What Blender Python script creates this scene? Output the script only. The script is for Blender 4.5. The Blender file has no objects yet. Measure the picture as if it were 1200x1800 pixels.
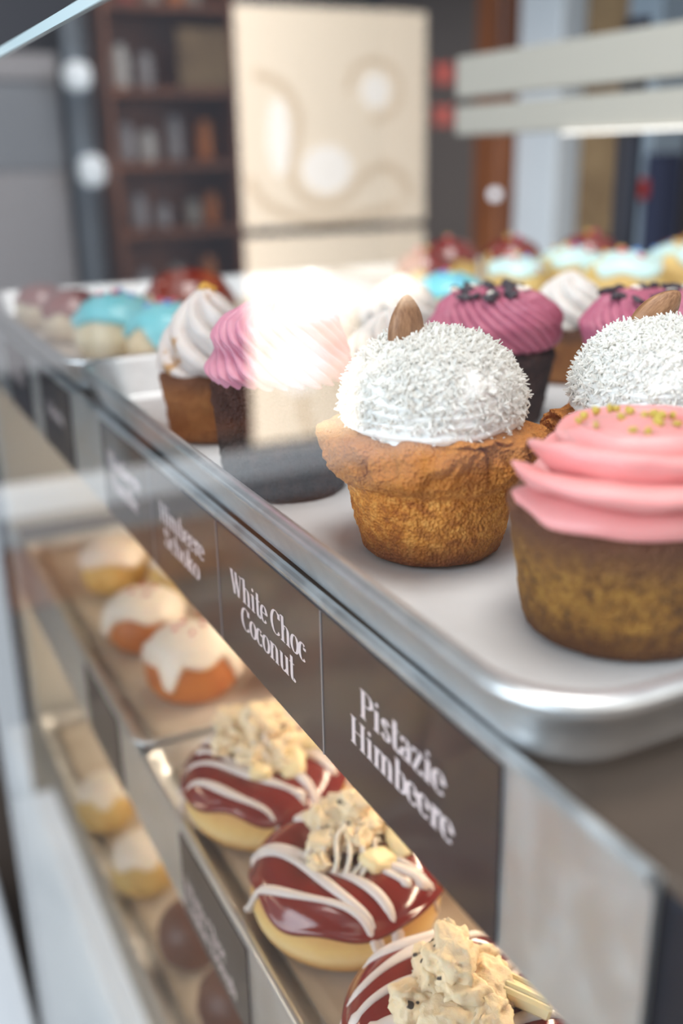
import bpy, math, random
import numpy as np
from mathutils import Matrix, Vector

random.seed(7)
rng = np.random.default_rng(7)
S = bpy.context.scene
COL = S.collection
PI = math.pi

# ------------------------------------------------------------------ camera, world, light, exposure
cam_d = bpy.data.cameras.new('camera')
cam = bpy.data.objects.new('camera', cam_d)
COL.objects.link(cam)
S.camera = cam
_X = Vector((0.89388842, -0.44790343, -0.01860127))      # camera right in the world
_D = Vector((-0.16445658, -0.28904281, -0.94308445))     # camera down
_F = Vector((0.4170342, 0.84607137, -0.33203269))        # viewing direction
cam.matrix_world = Matrix.Translation((-0.12, 0.0, 0.1291)) @ Matrix((
    (_X.x, -_D.x, -_F.x), (_X.y, -_D.y, -_F.y), (_X.z, -_D.z, -_F.z))).to_4x4()
cam_d.sensor_fit = 'VERTICAL'
cam_d.sensor_height = 36
cam_d.sensor_width = 24
cam_d.lens = 35.7
cam_d.clip_start = 0.005
cam_d.dof.use_dof = True
cam_d.dof.focus_distance = 0.342
cam_d.dof.aperture_fstop = 4.9
S.view_settings.view_transform = 'Standard'
S.view_settings.look = 'None'
S.view_settings.gamma = 1
S.view_settings.exposure = 0.24
S.view_settings.use_curve_mapping = False

W = bpy.data.worlds.new('world'); S.world = W; W.use_nodes = True
W.node_tree.nodes['Background'].inputs[0].default_value = (0.80, 0.90, 1.0, 1)
W.node_tree.nodes['Background'].inputs[1].default_value = 0.75

def area(name, loc, target, sx, sy, power, col):
    l = bpy.data.lights.new(name, 'AREA'); l.shape = 'RECTANGLE'; l.size = sx; l.size_y = sy
    l.energy = power; l.color = col
    o = bpy.data.objects.new(name, l); COL.objects.link(o); o.location = loc
    o.rotation_euler = (Vector(target) - Vector(loc)).to_track_quat('-Z', 'Y').to_euler()
    return o
area('daylight_side_window', (-2.6, -0.4, 0.9), (0, .35, 0), 2.6, 1.8, 98, (0.77, 0.885, 1.0))
area('added_front_fill', (0.7, -2.3, 1.3), (0.1, .4, 0), 2.6, 1.6, 24, (1.0, 0.91, 0.80))  # added warm fill with no window behind it, brightens front-facing sides
area('ceiling_light', (0.05, 0.15, 1.45), (0.12, 0.3, 0), 0.7, 0.7, 15, (1.0, 0.95, 0.90))
area('added_far_fill', (-1.0, 2.0, 1.6), (-1.2, 3.0, 0), 0.8, 0.8, 22, (1.0, 0.95, 0.9))  # added lamp, brightens the customer side that the glass mirrors
def strip(name, x, y, z, length, tilt, power, col):
    o = area(name, (x, y, z), (x, y, z - 1), 0.03, length, power, col); o.rotation_euler = (0, tilt, 0)
strip('shelf_strip_upper', 0.26, 0.46, -0.016, 0.66, 0.55, 2.3, (1.0, 0.82, 0.60))
strip('shelf_strip_lower', 0.26, 0.58, -0.217, 0.66, 0.55, 2.8, (1.0, 0.82, 0.60))

# ------------------------------------------------------------------ helpers
def _hash(i, j, k, seed):
    n = (i * 374761393 + j * 668265263 + k * 2147483647 + seed * 1274126177) & 0xffffffff
    n = ((n ^ (n >> 13)) * 1274126177) & 0xffffffff
    n = (n ^ (n >> 16)) & 0xffffffff
    return n / 2147483648.0 - 1.0

def vnoise(P, sc, seed=0):
    Q = np.asarray(P, float) * sc + 100.37
    I = np.floor(Q).astype(np.int64); f = Q - I; f = f * f * (3 - 2 * f)
    out = 0
    for a in (0, 1):
        for b in (0, 1):
            for c in (0, 1):
                w = (f[..., 0] if a else 1 - f[..., 0]) * (f[..., 1] if b else 1 - f[..., 1]) * (f[..., 2] if c else 1 - f[..., 2])
                out = out + w * _hash(I[..., 0] + a, I[..., 1] + b, I[..., 2] + c, seed)
    return out

def fbm(P, sc, seed=0, o=3):
    r = 0; a = 1.0
    for i in range(o):
        r = r + a * vnoise(P, sc * 2 ** i, seed + i); a *= .5
    return r / 1.6

def mesh(name, V, F, m, smooth=True):
    d = bpy.data.meshes.new(name)
    d.from_pydata([tuple(map(float, v)) for v in V], [], [tuple(map(int, f)) for f in F])
    d.materials.append(m)
    if smooth:
        d.polygons.foreach_set('use_smooth', [True] * len(d.polygons))
    d.update()
    return d

def obj(name, data, parent=None, loc=None, rot=None):
    o = bpy.data.objects.new(name, data); COL.objects.link(o)
    if parent is not None: o.parent = parent
    if loc is not None: o.location = loc
    if rot is not None: o.rotation_euler = rot
    return o

def mk(name, V, F, m, parent=None, smooth=True):
    return obj(name, mesh(name, V, F, m, smooth), parent)

def tag(o, label=None, cat=None, group=None, kind=None):
    if label: o['label'] = label
    if cat: o['category'] = cat
    if group: o['group'] = group
    if kind: o['kind'] = kind
    return o

def thing(name, label, cat, loc=(0, 0, 0), rz=0, group=None):
    o = obj(name, None, None, loc, (0, 0, rz))
    return tag(o, label, cat, group)

def dup(o, loc, rz, label, scale=1.0):
    r = o.copy(); COL.objects.link(r); r.location = loc; r.rotation_euler = (0, 0, rz)
    r.scale = (scale,) * 3
    r['label'] = label
    for ch in o.children:
        c = ch.copy(); COL.objects.link(c); c.parent = r
        for g in ch.children:
            d = g.copy(); COL.objects.link(d); d.parent = c
    return r

class MB:
    """collects shapes into one mesh"""
    def __init__(s): s.V = []; s.F = []; s.n = 0
    def add(s, V, F):
        V = np.asarray(V, float); s.V.append(V)
        s.F += [tuple(i + s.n for i in f) for f in F]; s.n += len(V); return s
    def box(s, x0, x1, y0, y1, z0, z1, b=0.0):
        if b <= 0:
            V = [(x, y, z) for x in (x0, x1) for y in (y0, y1) for z in (z0, z1)]
            F = [(0, 1, 3, 2), (4, 6, 7, 5), (0, 4, 5, 1), (2, 3, 7, 6), (0, 2, 6, 4), (1, 5, 7, 3)]
            return s.add(V, F)
        # chamfered box: 24 verts
        lo = (x0, y0, z0); hi = (x1, y1, z1); V = []; idx = {}
        for cx in (0, 1):
            for cy in (0, 1):
                for cz in (0, 1):
                    c = (cx, cy, cz)
                    for ax in range(3):
                        p = []
                        for k in range(3):
                            e = hi[k] if c[k] else lo[k]
                            if k != ax: e += -b if c[k] else b
                            p.append(e)
                        idx[(c, ax)] = len(V); V.append(p)
        F = []
        for ax in range(3):
            u, v = [k for k in range(3) if k != ax]
            for sd in (0, 1):
                q = []
                for (a, bb) in ((0, 0), (1, 0), (1, 1), (0, 1)):
                    c = [0, 0, 0]; c[ax] = sd; c[u] = a; c[v] = bb; q.append(idx[(tuple(c), ax)])
                F.append(tuple(q))
        for ax in range(3):
            u, v = [k for k in range(3) if k != ax]
            for a in (0, 1):
                for bb in (0, 1):
                    c0 = [0, 0, 0]; c1 = [0, 0, 0]; c1[ax] = 1
                    for c in (c0, c1): c[u] = a; c[v] = bb
                    F.append((idx[(tuple(c0), u)], idx[(tuple(c0), v)], idx[(tuple(c1), v)], idx[(tuple(c1), u)]))
        for cx in (0, 1):
            for cy in (0, 1):
                for cz in (0, 1):
                    c = (cx, cy, cz); F.append((idx[(c, 0)], idx[(c, 1)], idx[(c, 2)]))
        return s.add(V, F)
    def tube(s, P, r, n=10, flat=1.0, up=(0, 0, 1)):
        P = np.asarray(P, float); m = len(P)
        r = np.broadcast_to(np.asarray(r, float), (m,))
        T = np.gradient(P, axis=0); T /= np.linalg.norm(T, axis=1)[:, None] + 1e-12
        U = np.asarray(up, float)
        A = np.cross(T, U); A /= np.linalg.norm(A, axis=1)[:, None] + 1e-9
        B = np.cross(A, T)
        ph = np.linspace(0, 2 * PI, n, endpoint=False)
        V = P[:, None, :] + r[:, None, None] * (np.cos(ph)[None, :, None] * A[:, None, :] + flat * np.sin(ph)[None, :, None] * B[:, None, :])
        F = []
        for i in range(m - 1):
            for j in range(n):
                F.append((i * n + j, i * n + (j + 1) % n, (i + 1) * n + (j + 1) % n, (i + 1) * n + j))
        F.append(tuple(range(n))[::-1]); F.append(tuple((m - 1) * n + j for j in range(n)))
        return s.add(V.reshape(-1, 3), F)
    def build(s, name, m, parent=None, smooth=False):
        o = mk(name, np.concatenate(s.V), s.F, m, parent, smooth)
        return o

def grid_faces(nu, nv, closed_v=True):
    F = []
    for i in range(nu - 1):
        for j in range(nv if closed_v else nv - 1):
            j2 = (j + 1) % nv
            F.append((i * nv + j, i * nv + j2, (i + 1) * nv + j2, (i + 1) * nv + j))
    return F

def interp(ctrl, n):
    c = np.asarray(ctrl, float)
    d = np.r_[0, np.cumsum(np.linalg.norm(np.diff(c, axis=0), axis=1))]
    t = np.linspace(0, d[-1], n)
    out = []
    for k in range(c.shape[1]):
        out.append(np.interp(t, d, c[:, k]))
    o = np.array(out).T
    for _ in range(max(1, n // 30)):          # soften the corners
        o[1:-1] = (o[:-2] + 2 * o[1:-1] + o[2:]) / 4
    return o

def lathe(ctrl, nu, nv):
    p = interp(ctrl, nu)
    th = np.linspace(0, 2 * PI, nv, endpoint=False)
    V = np.stack([p[:, 0, None] * np.cos(th), p[:, 0, None] * np.sin(th), np.repeat(p[:, 1, None], nv, 1)], -1)
    return V, th

def smoothstep(a, b, x):
    t = np.clip((x - a) / (b - a), 0, 1); return t * t * (3 - 2 * t)

# ------------------------------------------------------------------ materials
def mat(name, color=(0.8, 0.8, 0.8), rough=0.5, metal=0.0, **kw):
    m = bpy.data.materials.new(name); m.use_nodes = True
    b = m.node_tree.nodes['Principled BSDF']
    b.inputs['Base Color'].default_value = (*color, 1)
    b.inputs['Roughness'].default_value = rough
    b.inputs['Metallic'].default_value = metal
    if kw.get('coat'): b.inputs['Coat Weight'].default_value = kw['coat']; b.inputs['Coat Roughness'].default_value = kw.get('coat_rough', .05)
    if kw.get('sss'):
        b.inputs['Subsurface Weight'].default_value = kw['sss']
        b.inputs['Subsurface Radius'].default_value = kw.get('rad', (1, .6, .4))
        b.inputs['Subsurface Scale'].default_value = kw.get('sscale', .003)
    if kw.get('emit'):
        b.inputs['Emission Color'].default_value = (*kw['emit'], 1)
        b.inputs['Emission Strength'].default_value = kw.get('es', 1)
    if kw.get('spec') is not None: b.inputs['Specular IOR Level'].default_value = kw['spec']
    return m

def N(m, t, **kw):
    n = m.node_tree.nodes.new(t)
    for k, v in kw.items():
        if k in n.inputs: n.inputs[k].default_value = v
        else: setattr(n, k, v)
    return n
def L(m, a, b): m.node_tree.links.new(a, b)

def coords(m, scale=None):
    tc = N(m, 'ShaderNodeTexCoord')
    if scale is None: return tc.outputs['Object']
    mp = N(m, 'ShaderNodeMapping'); mp.inputs['Scale'].default_value = scale
    L(m, tc.outputs['Object'], mp.inputs['Vector']); return mp.outputs[0]

def ramp(m, fac, stops):
    r = N(m, 'ShaderNodeValToRGB'); e = r.color_ramp.elements
    while len(e) > 1: e.remove(e[-1])
    e[0].position = stops[0][0]; e[0].color = (*stops[0][1], 1)
    for p, c in stops[1:]:
        q = e.new(p); q.color = (*c, 1)
    L(m, fac, r.inputs[0]); return r.outputs[0]

def mix(m, fac, a, b, mode='MIX'):
    n = N(m, 'ShaderNodeMix', data_type='RGBA', blend_type=mode)
    for s, v in ((0, fac), (6, a), (7, b)):
        if isinstance(v, (int, float)): n.inputs[s].default_value = v
        elif isinstance(v, tuple): n.inputs[s].default_value = (*v, 1)
        else: L(m, v, n.inputs[s])
    return n.outputs[2]

def noise(m, sc, detail=3, rough=.5, vec=None, out=0):
    n = N(m, 'ShaderNodeTexNoise'); n.inputs['Scale'].default_value = sc
    n.inputs['Detail'].default_value = detail; n.inputs['Roughness'].default_value = rough
    L(m, vec if vec is not None else coords(m), n.inputs['Vector']); return n.outputs[out]

def bump(m, h, strength=.5, dist=.001):
    b = N(m, 'ShaderNodeBump'); b.inputs['Strength'].default_value = strength; b.inputs['Distance'].default_value = dist
    L(m, h, b.inputs['Height'])
    L(m, b.outputs[0], m.node_tree.nodes['Principled BSDF'].inputs['Normal'])

def base(m, c): L(m, c, m.node_tree.nodes['Principled BSDF'].inputs['Base Color'])

def crumb(name, stops, sc=260, bmp=.6, top=None, z0=.024, z1=.034, low=None, rough=.75):
    """crumbly cake: fine mottling, pores in relief, browner crust on top, browner foot"""
    m = mat(name, rough=rough, sss=.12, sscale=.002, rad=(1, .5, .2))
    v = coords(m)
    c = ramp(m, noise(m, sc, 4, .65, v), stops)
    big = noise(m, 55, 3, .6, v)
    c = mix(m, 0.35, c, ramp(m, big, [(.35, stops[0][1]), (.65, stops[-1][1])]))
    sep = N(m, 'ShaderNodeSeparateXYZ'); L(m, v, sep.inputs[0])
    def band(a, b):
        r = N(m, 'ShaderNodeMapRange'); r.inputs[1].default_value = a; r.inputs[2].default_value = b
        ad = N(m, 'ShaderNodeMath', operation='MULTIPLY_ADD'); ad.inputs[1].default_value = .012; L(m, big, ad.inputs[0])
        L(m, sep.outputs[2], ad.inputs[2]); L(m, ad.outputs[0], r.inputs[0]); return r.outputs[0]
    if top: c = mix(m, band(z0 + .006, z1 + .006), c, mix(m, noise(m, 90, 4, .6, v), top[0], top[1]))
    if low: c = mix(m, band(.018, .007), c, low)
    base(m, c)
    vo = N(m, 'ShaderNodeTexVoronoi'); vo.inputs['Scale'].default_value = sc * 3.4; L(m, v, vo.inputs['Vector'])
    ad = N(m, 'ShaderNodeMath', operation='ADD'); L(m, vo.outputs[0], ad.inputs[0]); L(m, noise(m, sc * 1.6, 4, .7, v), ad.inputs[1])
    bump(m, ad.outputs[0], min(1.0, bmp * 1.3), .0018)
    return m

M = {}
M['golden'] = crumb('golden_crumb', [(.38, (.34, .090, .010)), (.5, (.66, .235, .028)), (.62, (.92, .44, .10))],
                    top=((.25, .062, .014), (.76, .30, .045)), low=(.22, .062, .014))
M['poppy'] = crumb('dark_golden_crumb', [(.36, (.085, .030, .006)), (.5, (.28, .115, .014)), (.64, (.44, .22, .035))],
                   top=((.10, .035, .020), (.20, .075, .032)), low=(.12, .04, .008), z0=.022, z1=.034)
M['chocake'] = crumb('chocolate_crumb', [(.3, (.010, .004, .003)), (.5, (.035, .014, .011)), (.75, (.10, .045, .035))], sc=210, bmp=1.0)
M['caramelcake'] = crumb('caramel_crumb', [(.3, (.20, .06, .014)), (.5, (.33, .12, .03)), (.75, (.46, .20, .06))],
                         top=((.07, .028, .016), (.18, .07, .03)), z0=.022, z1=.03)

M['coco'] = mat('coconut_cream', (.95, .93, .89), .55, sss=.35, sscale=.004, rad=(1, .85, .7))
bump(M['coco'], noise(M['coco'], 420, 4, .6), .5, .0012)
m = M['flake'] = mat('coconut_flake', (.96, .95, .92), .5)
tl = N(m, 'ShaderNodeBsdfTranslucent'); tl.inputs[0].default_value = (.96, .94, .90, 1); ms = N(m, 'ShaderNodeMixShader'); ms.inputs[0].default_value = .45
L(m, m.node_tree.nodes['Principled BSDF'].outputs[0], ms.inputs[1]); L(m, tl.outputs[0], ms.inputs[2]); L(m, ms.outputs[0], m.node_tree.nodes['Material Output'].inputs[0])
m = M['almond'] = mat('almond_skin', rough=.5)
v = coords(m, (900, 900, 90)); base(m, ramp(m, noise(m, 1, 4, .6, v), [(.3, (.20, .085, .035)), (.7, (.42, .22, .11))])); bump(m, noise(m, 1, 4, .6, v), .5, .0006)

def frost(name, c1, c2, sc=90):
    m = mat(name, rough=.42, sss=.3, sscale=.004, rad=(1, .5, .45))
    base(m, mix(m, noise(m, sc, 3, .5), c1, c2)); bump(m, noise(m, 500, 3, .6), .15, .0006); return m
M['pink'] = frost('raspberry_pink_frosting', (.86, .38, .36), (.80, .30, .30))
M['purple'] = frost('blueberry_purple_frosting', (.50, .15, .21), (.36, .085, .155), 120)
M['rose'] = frost('rose_pink_frosting', (.62, .22, .33), (.72, .36, .44), 200)
M['vanilla'] = frost('vanilla_frosting', (.72, .67, .63), (.64, .57, .52))
m = M['vancar'] = mat('vanilla_frosting_with_caramel', rough=.35, sss=.25, sscale=.003)
base(m, mix(m, ramp(m, noise(m, 70, 3, .5), [(.60, (0, 0, 0)), (.66, (1, 1, 1))]), (.70, .64, .61), (.46, .25, .09)))

m = M['dough'] = mat('donut_dough', rough=.6, sss=.15, sscale=.003, rad=(1, .6, .3))
v = coords(m); sep = N(m, 'ShaderNodeSeparateXYZ'); L(m, v, sep.inputs[0])
ad = N(m, 'ShaderNodeMath', operation='MULTIPLY_ADD'); ad.inputs[1].default_value = .006; L(m, noise(m, 60, 3, .6, v), ad.inputs[0]); L(m, sep.outputs[2], ad.inputs[2])
mr = N(m, 'ShaderNodeMapRange'); mr.inputs[1].default_value = .0; mr.inputs[2].default_value = .040; L(m, ad.outputs[0], mr.inputs[0])
base(m, ramp(m, mr.outputs[0], [(.1, (.30, .10, .018)), (.27, (.62, .32, .085)), (.42, (.86, .62, .30)), (.55, (.82, .54, .20)), (.8, (.60, .27, .06))]))
bump(m, noise(m, 350, 4, .6, v), .35, .0006)
m = M['paledough'] = mat('pale_dough', rough=.65, sss=.15, sscale=.003)
v = coords(m); base(m, ramp(m, noise(m, 60, 4, .6, v), [(.3, (.64, .48, .30)), (.7, (.80, .68, .48))])); bump(m, noise(m, 300, 4, .6, v), .3, .0008)
m = M['orangedough'] = mat('deep_fried_dough', rough=.5, sss=.15, sscale=.003)
base(m, ramp(m, noise(m, 45, 4, .6), [(.3, (.44, .12, .024)), (.7, (.58, .20, .045))]))
m = M['yellowdough'] = mat('yellow_dough', rough=.6, sss=.15, sscale=.003)
base(m, ramp(m, noise(m, 60, 4, .6), [(.3, (.52, .30, .08)), (.7, (.80, .58, .22))]))
m = M['glaze'] = mat('chocolate_glaze', (.16, .022, .016), .16, coat=.6, coat_rough=.08)
base(m, mix(m, noise(m, 40, 2, .5), (.27, .022, .014), (.15, .010, .011))); bump(m, noise(m, 70, 2, .5), .25, .0012)
M['redglaze'] = mat('dark_red_glaze', (.20, .025, .018), .2, coat=.5)
M['turq'] = mat('turquoise_icing', (.22, .62, .68), .3, sss=.15, sscale=.003, coat=.2)
M['mint'] = mat('pale_mint_icing', (.60, .78, .74), .3, sss=.15, sscale=.003, coat=.2)
M['icing'] = mat('white_icing', (.86, .76, .66), .35, sss=.3, sscale=.003, rad=(1, .7, .5))
M['drizzle'] = mat('pale_drizzle', (.80, .70, .66), .35, sss=.25, sscale=.002, rad=(1, .7, .5))
M['whitechoc'] = mat('white_chocolate', (.90, .74, .44), .4, sss=.35, sscale=.003, rad=(1, .75, .4))
m = M['cookie'] = mat('cookie_dough', rough=.65, sss=.3, sscale=.003, rad=(1, .75, .45))
v = coords(m); base(m, mix(m, ramp(m, noise(m, 150, 2, .5, v), [(.66, (0, 0, 0)), (.69, (1, 1, 1))]), mix(m, noise(m, 200, 3, .6, v), (.96, .80, .58), (.88, .66, .40)), (.05, .035, .03)))
bump(m, noise(m, 420, 4, .65, v), .5, .0012)
M['darkbit'] = mat('dark_cookie_bit', (.055, .042, .05), .55)
M['chocoball'] = mat('chocolate_coating', (.11, .040, .026), .45)
base(M['chocoball'], mix(M['chocoball'], noise(M['chocoball'], 60, 3, .5), (.09, .03, .02), (.17, .07, .045)))
M['pistachio'] = mat('chopped_pistachio', (.52, .40, .07), .6)
M['berry'] = mat('freeze_dried_berry', (.55, .06, .12), .6)
M['caramel'] = mat('caramel_crunch', (.62, .34, .06), .35)

m = M['steel'] = mat('brushed_aluminium', (.80, .82, .83), .38, .85)
v = coords(m, (1, 1, 1)); r_ = ramp(m, noise(m, 60, 4, .6), [(.35, (.32,) * 3), (.65, (.50,) * 3)])
L(m, r_, m.node_tree.nodes['Principled BSDF'].inputs['Roughness'])
base(m, ramp(m, noise(m, 30, 3, .6), [(.3, (.70, .73, .75)), (.7, (.84, .86, .87))]))
bump(m, noise(m, 60, 3, .5), .06, .002)
m = M['tray'] = mat('aluminium_tray', (.82, .83, .84), .36, .85)
bump(m, noise(m, 28, 3, .5), .10, .003)
base(m, ramp(m, noise(m, 60, 4, .65), [(.3, (.72, .73, .74)), (.6, (.86, .87, .88))]))
M['plate'] = mat('worn_shelf_steel', (.20, .155, .125), .30, .6)
M['darksteel'] = mat('dark_steel', (.03, .034, .05), .4, .6)
m = M['paper'] = mat('baking_paper', rough=.6, sss=.0)
base(m, ramp(m, noise(m, 22, 3, .5), [(.3, (.60, .60, .61)), (.7, (.69, .69, .70))])); bump(m, noise(m, 35, 3, .5), .3, .0015)
m = M['paper2'] = mat('warm_baking_paper', rough=.6)
base(m, ramp(m, noise(m, 22, 3, .5), [(.3, (.52, .43, .34)), (.7, (.66, .57, .48))])); bump(m, noise(m, 30, 3, .5), .4, .003)
m = M['label'] = mat('dark_label_card', (.024, .015, .019), .42, coat=.6, coat_rough=.12)
bump(m, noise(m, 900, 3, .6), .06, .0004)
M['clear'] = mat('clear_sleeve_edge', (.30, .26, .24), .2, 0, coat=1)
M['ink'] = mat('pale_pink_print', (.88, .73, .73), .5)
M['seam'] = mat('card_edge', (.30, .27, .28), .4)
m = M['marble'] = mat('pale_marble', rough=.22)
v = coords(m, (6, 1.6, 6)); base(m, ramp(m, noise(m, 2.2, 5, .6, v), [(.3, (.55, .59, .63)), (.5, (.68, .71, .74)), (.75, (.76, .78, .80))]))
M['whitepaint'] = mat('white_paint', (.80, .82, .84), .4)
M['panelwhite'] = mat('warm_white_panel', (.74, .71, .66), .5)
M['cream'] = mat('cream_panel', (.46, .43, .37), .5)
M['greypaint'] = mat('grey_paint', (.30, .31, .33), .6)
M['darkwall'] = mat('dark_wall', (.060, .062, .075), .7)
M['brownwall'] = mat('taupe_wall', (.17, .13, .11), .7)
m = M['wood'] = mat('brown_wood', rough=.45)
base(m, ramp(m, noise(m, 3, 5, .6, coords(m, (8, 8, 1))), [(.3, (.14, .036, .008)), (.7, (.40, .12, .028))]))
m = M['gold'] = mat('golden_brown_board', rough=.6)
base(m, ramp(m, noise(m, 9, 5, .7), [(.3, (.16, .085, .035)), (.7, (.42, .27, .13))]))
m = M['floor'] = mat('concrete_floor', rough=.5)
base(m, ramp(m, noise(m, 4, 5, .6), [(.3, (.045, .034, .028)), (.7, (.07, .055, .045))]))
M['ceil'] = mat('dark_ceiling', (.10, .10, .11), .8)
M['bluegrey'] = mat('blue_grey_panel', (.30, .36, .42), .5)
M['navy'] = mat('navy_cloth', (.02, .025, .06), .8)
M['red'] = mat('red_enamel', (.50, .05, .04), .4)
M['redsign'] = mat('red_sign_added_glow', (.60, .05, .04), .4, emit=(1, .12, .08), es=1.6)  # glow added so the small red signs show brighter in the glass
M['lampglow'] = mat('lit_globe', (1, 1, 1), .4, emit=(.80, .92, 1.0), es=.9)
M['spot'] = mat('lit_bulb', (1, 1, 1), .4, emit=(1, .93, .84), es=30)
M['spotdim'] = mat('dim_bulb', (1, 1, 1), .4, emit=(.8, .85, .95), es=.8)
M['ledline'] = mat('lit_diffuser_strip', (1, 1, 1), .4, emit=(1, .90, .76), es=1.0)
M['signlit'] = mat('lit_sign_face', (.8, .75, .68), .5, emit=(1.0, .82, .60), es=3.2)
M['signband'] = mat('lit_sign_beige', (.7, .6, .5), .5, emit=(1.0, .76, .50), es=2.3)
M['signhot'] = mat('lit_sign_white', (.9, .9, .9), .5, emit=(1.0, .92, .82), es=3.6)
M['amber'] = mat('amber_jar', (.80, .26, .06), .3)
M['jar'] = mat('grey_jar', (.45, .42, .42), .4)

g = bpy.data.materials.new('clear_glass'); g.use_nodes = True
nt = g.node_tree; nt.nodes.clear()
out = N(g, 'ShaderNodeOutputMaterial'); mx = N(g, 'ShaderNodeMixShader'); tr = N(g, 'ShaderNodeBsdfTransparent'); gl = N(g, 'ShaderNodeBsdfGlossy')
tr.inputs[0].default_value = (.97, .985, .98, 1); gl.inputs['Roughness'].default_value = 0.0
fr = N(g, 'ShaderNodeFresnel'); fr.inputs[0].default_value = 1.5
a1 = N(g, 'ShaderNodeMath', operation='MULTIPLY'); a1.inputs[1].default_value = 2; L(g, fr.outputs[0], a1.inputs[0])
a2 = N(g, 'ShaderNodeMath', operation='ADD'); a2.inputs[1].default_value = 1; L(g, fr.outputs[0], a2.inputs[0])
a3 = N(g, 'ShaderNodeMath', operation='DIVIDE'); L(g, a1.outputs[0], a3.inputs[0]); L(g, a2.outputs[0], a3.inputs[1])
L(g, a3.outputs[0], mx.inputs[0]); L(g, tr.outputs[0], mx.inputs[1]); L(g, gl.outputs[0], mx.inputs[2]); L(g, mx.outputs[0], out.inputs[0])
M['glass'] = g
M['glassedge'] = mat('glass_edge', (.55, .68, .70), .15, emit=None)

# ------------------------------------------------------------------ setting: shop room
def struct(name, x0, x1, y0, y1, z0, z1, m, label=None):
    o = MB().box(x0, x1, y0, y1, z0, z1).build(name, m); o['kind'] = 'structure'
    if label: o['label'] = label
    return o
struct('floor', -3.2, 2.3, -3, 4.2, -1.2, -1.1, M['floor'])
struct('ceiling', -3.2, 2.3, .8, 4.2, 1.75, 1.85, M['ceil'])
struct('wall_back', -3.2, 2.3, 3.15, 3.25, -1.1, 1.75, M['darkwall'])
struct('front_light_block', -.6, 2.3, -2.6, -2.5, -1.1, 1.75, M['brownwall'])  # unseen wall added to cut the sky light from the front
struct('wall_right', 1.62, 1.72, -1.0, 3.15, -1.1, 1.75, M['brownwall'])

# ------------------------------------------------------------------ display case body
ZA, ZB, ZC = 0.0, -0.2009, -0.4043          # shelf levels
t = thing('display_cabinet', 'white display cabinet that carries the three shelves behind glass', 'cabinet', (0, 0, -1.1))
MB().box(-.028, .70, -.10, .985, 0, .675, .004).build('base', M['panelwhite'], t)
MB().box(.0, .70, .955, .985, .68, 1.092, .002).build('end_panel', M['panelwhite'], t)
MB().box(.68, .70, -.10, .954, .68, 1.04, .002).build('rear_panel', M['panelwhite'], t)
tag(MB().box(.0038, .67, -.02, .1215, .677, 1.0955, .001).build('end_panel', M['darksteel'], t), 'dark near end panel')

gt = thing('front_glass', 'clear upright glass pane in front of the shelves, mirroring lit panels', 'glass pane', (-.035, 0, -.8950))
P_ = mk('pane', [(0, -.12, 0), (0, 1.0, 0), (0, 1.0, 1.0670), (0, -.12, 1.0670)], [(3, 2, 1, 0)], M['glass'], gt, False)
MB().box(-.0012, .0012, -.12, 1.0, 1.0670, 1.0705).build('polished_edge', M['glassedge'], gt)

def shelf(z, label, zt_, y1=.953, rail_y0=.1148, ylo=.09):
    s = thing('display_shelf', label, 'shelf', (0, 0, z), 0, 'steel shelves of the display case')
    MB().box(.003, .67, ylo, y1, -.0035, 0, .0008).build('shelf_plate', M['plate'], s)
    # folded front rail with a rounded lip
    prof = [(.0031, -.0002), (.0022, .0012), (.0010, .0022), (-.0004, .0024), (-.0014, .0016), (-.0017, .0004), (-.0012, -.0010), (.0, -.0022),
            (.0004, -.0035), (.0004, zt_ + .0002), (.0008, zt_ - .0002), (.0018, zt_ - .0002), (.0022, zt_ + .0002), (.0022, -.004)]
    V = []; k = len(prof)
    for y in (rail_y0, y1):
        V += [(x, y, zz) for x, zz in prof]
    F = [(i, (i + 1) % k, k + (i + 1) % k, k + i) for i in range(k)] + [tuple(range(k))[::-1], tuple(range(k, 2 * k))]
    mk('label_rail', V, F, M['steel'], s, False)
    return s
shelf(ZA, 'top steel shelf with a rail of dark name cards', -.0555)
shelf(ZB, 'middle steel shelf holding glazed donuts on trays', -.0600, ylo=.1225)
MB_ = thing('display_shelf', 'lowest shelf, seen low at the left with round dough balls', 'shelf', (0, 0, ZC), 0, 'steel shelves of the display case')
MB().box(.003, .67, .1225, .953, -.0035, 0, .0008).build('shelf_plate', M['plate'], MB_)

# plinth and table on the customers' side
pl = thing('marble_plinth', 'pale marble plinth along the foot of the front glass', 'plinth', (0, 0, -1.1))
MB().box(-.160, -.0365, -.30, 1.58, .005, .200, .004).build('slab', M['marble'], pl)
oc = thing('side_table', 'narrow white table standing at the end of the marble plinth', 'table', (-.49, 1.62, -1.1))
MB().box(-.46, .43, -.020, .030, .690, .735, .003).build('tabletop', M['whitepaint'], oc)
MB().box(.360, .428, -.015, .025, 0, .689, .002).build('leg', M['whitepaint'], oc)
MB().box(-.45, -.435, -.015, .025, 0, .689, .002).build('leg', M['darksteel'], oc)

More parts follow.
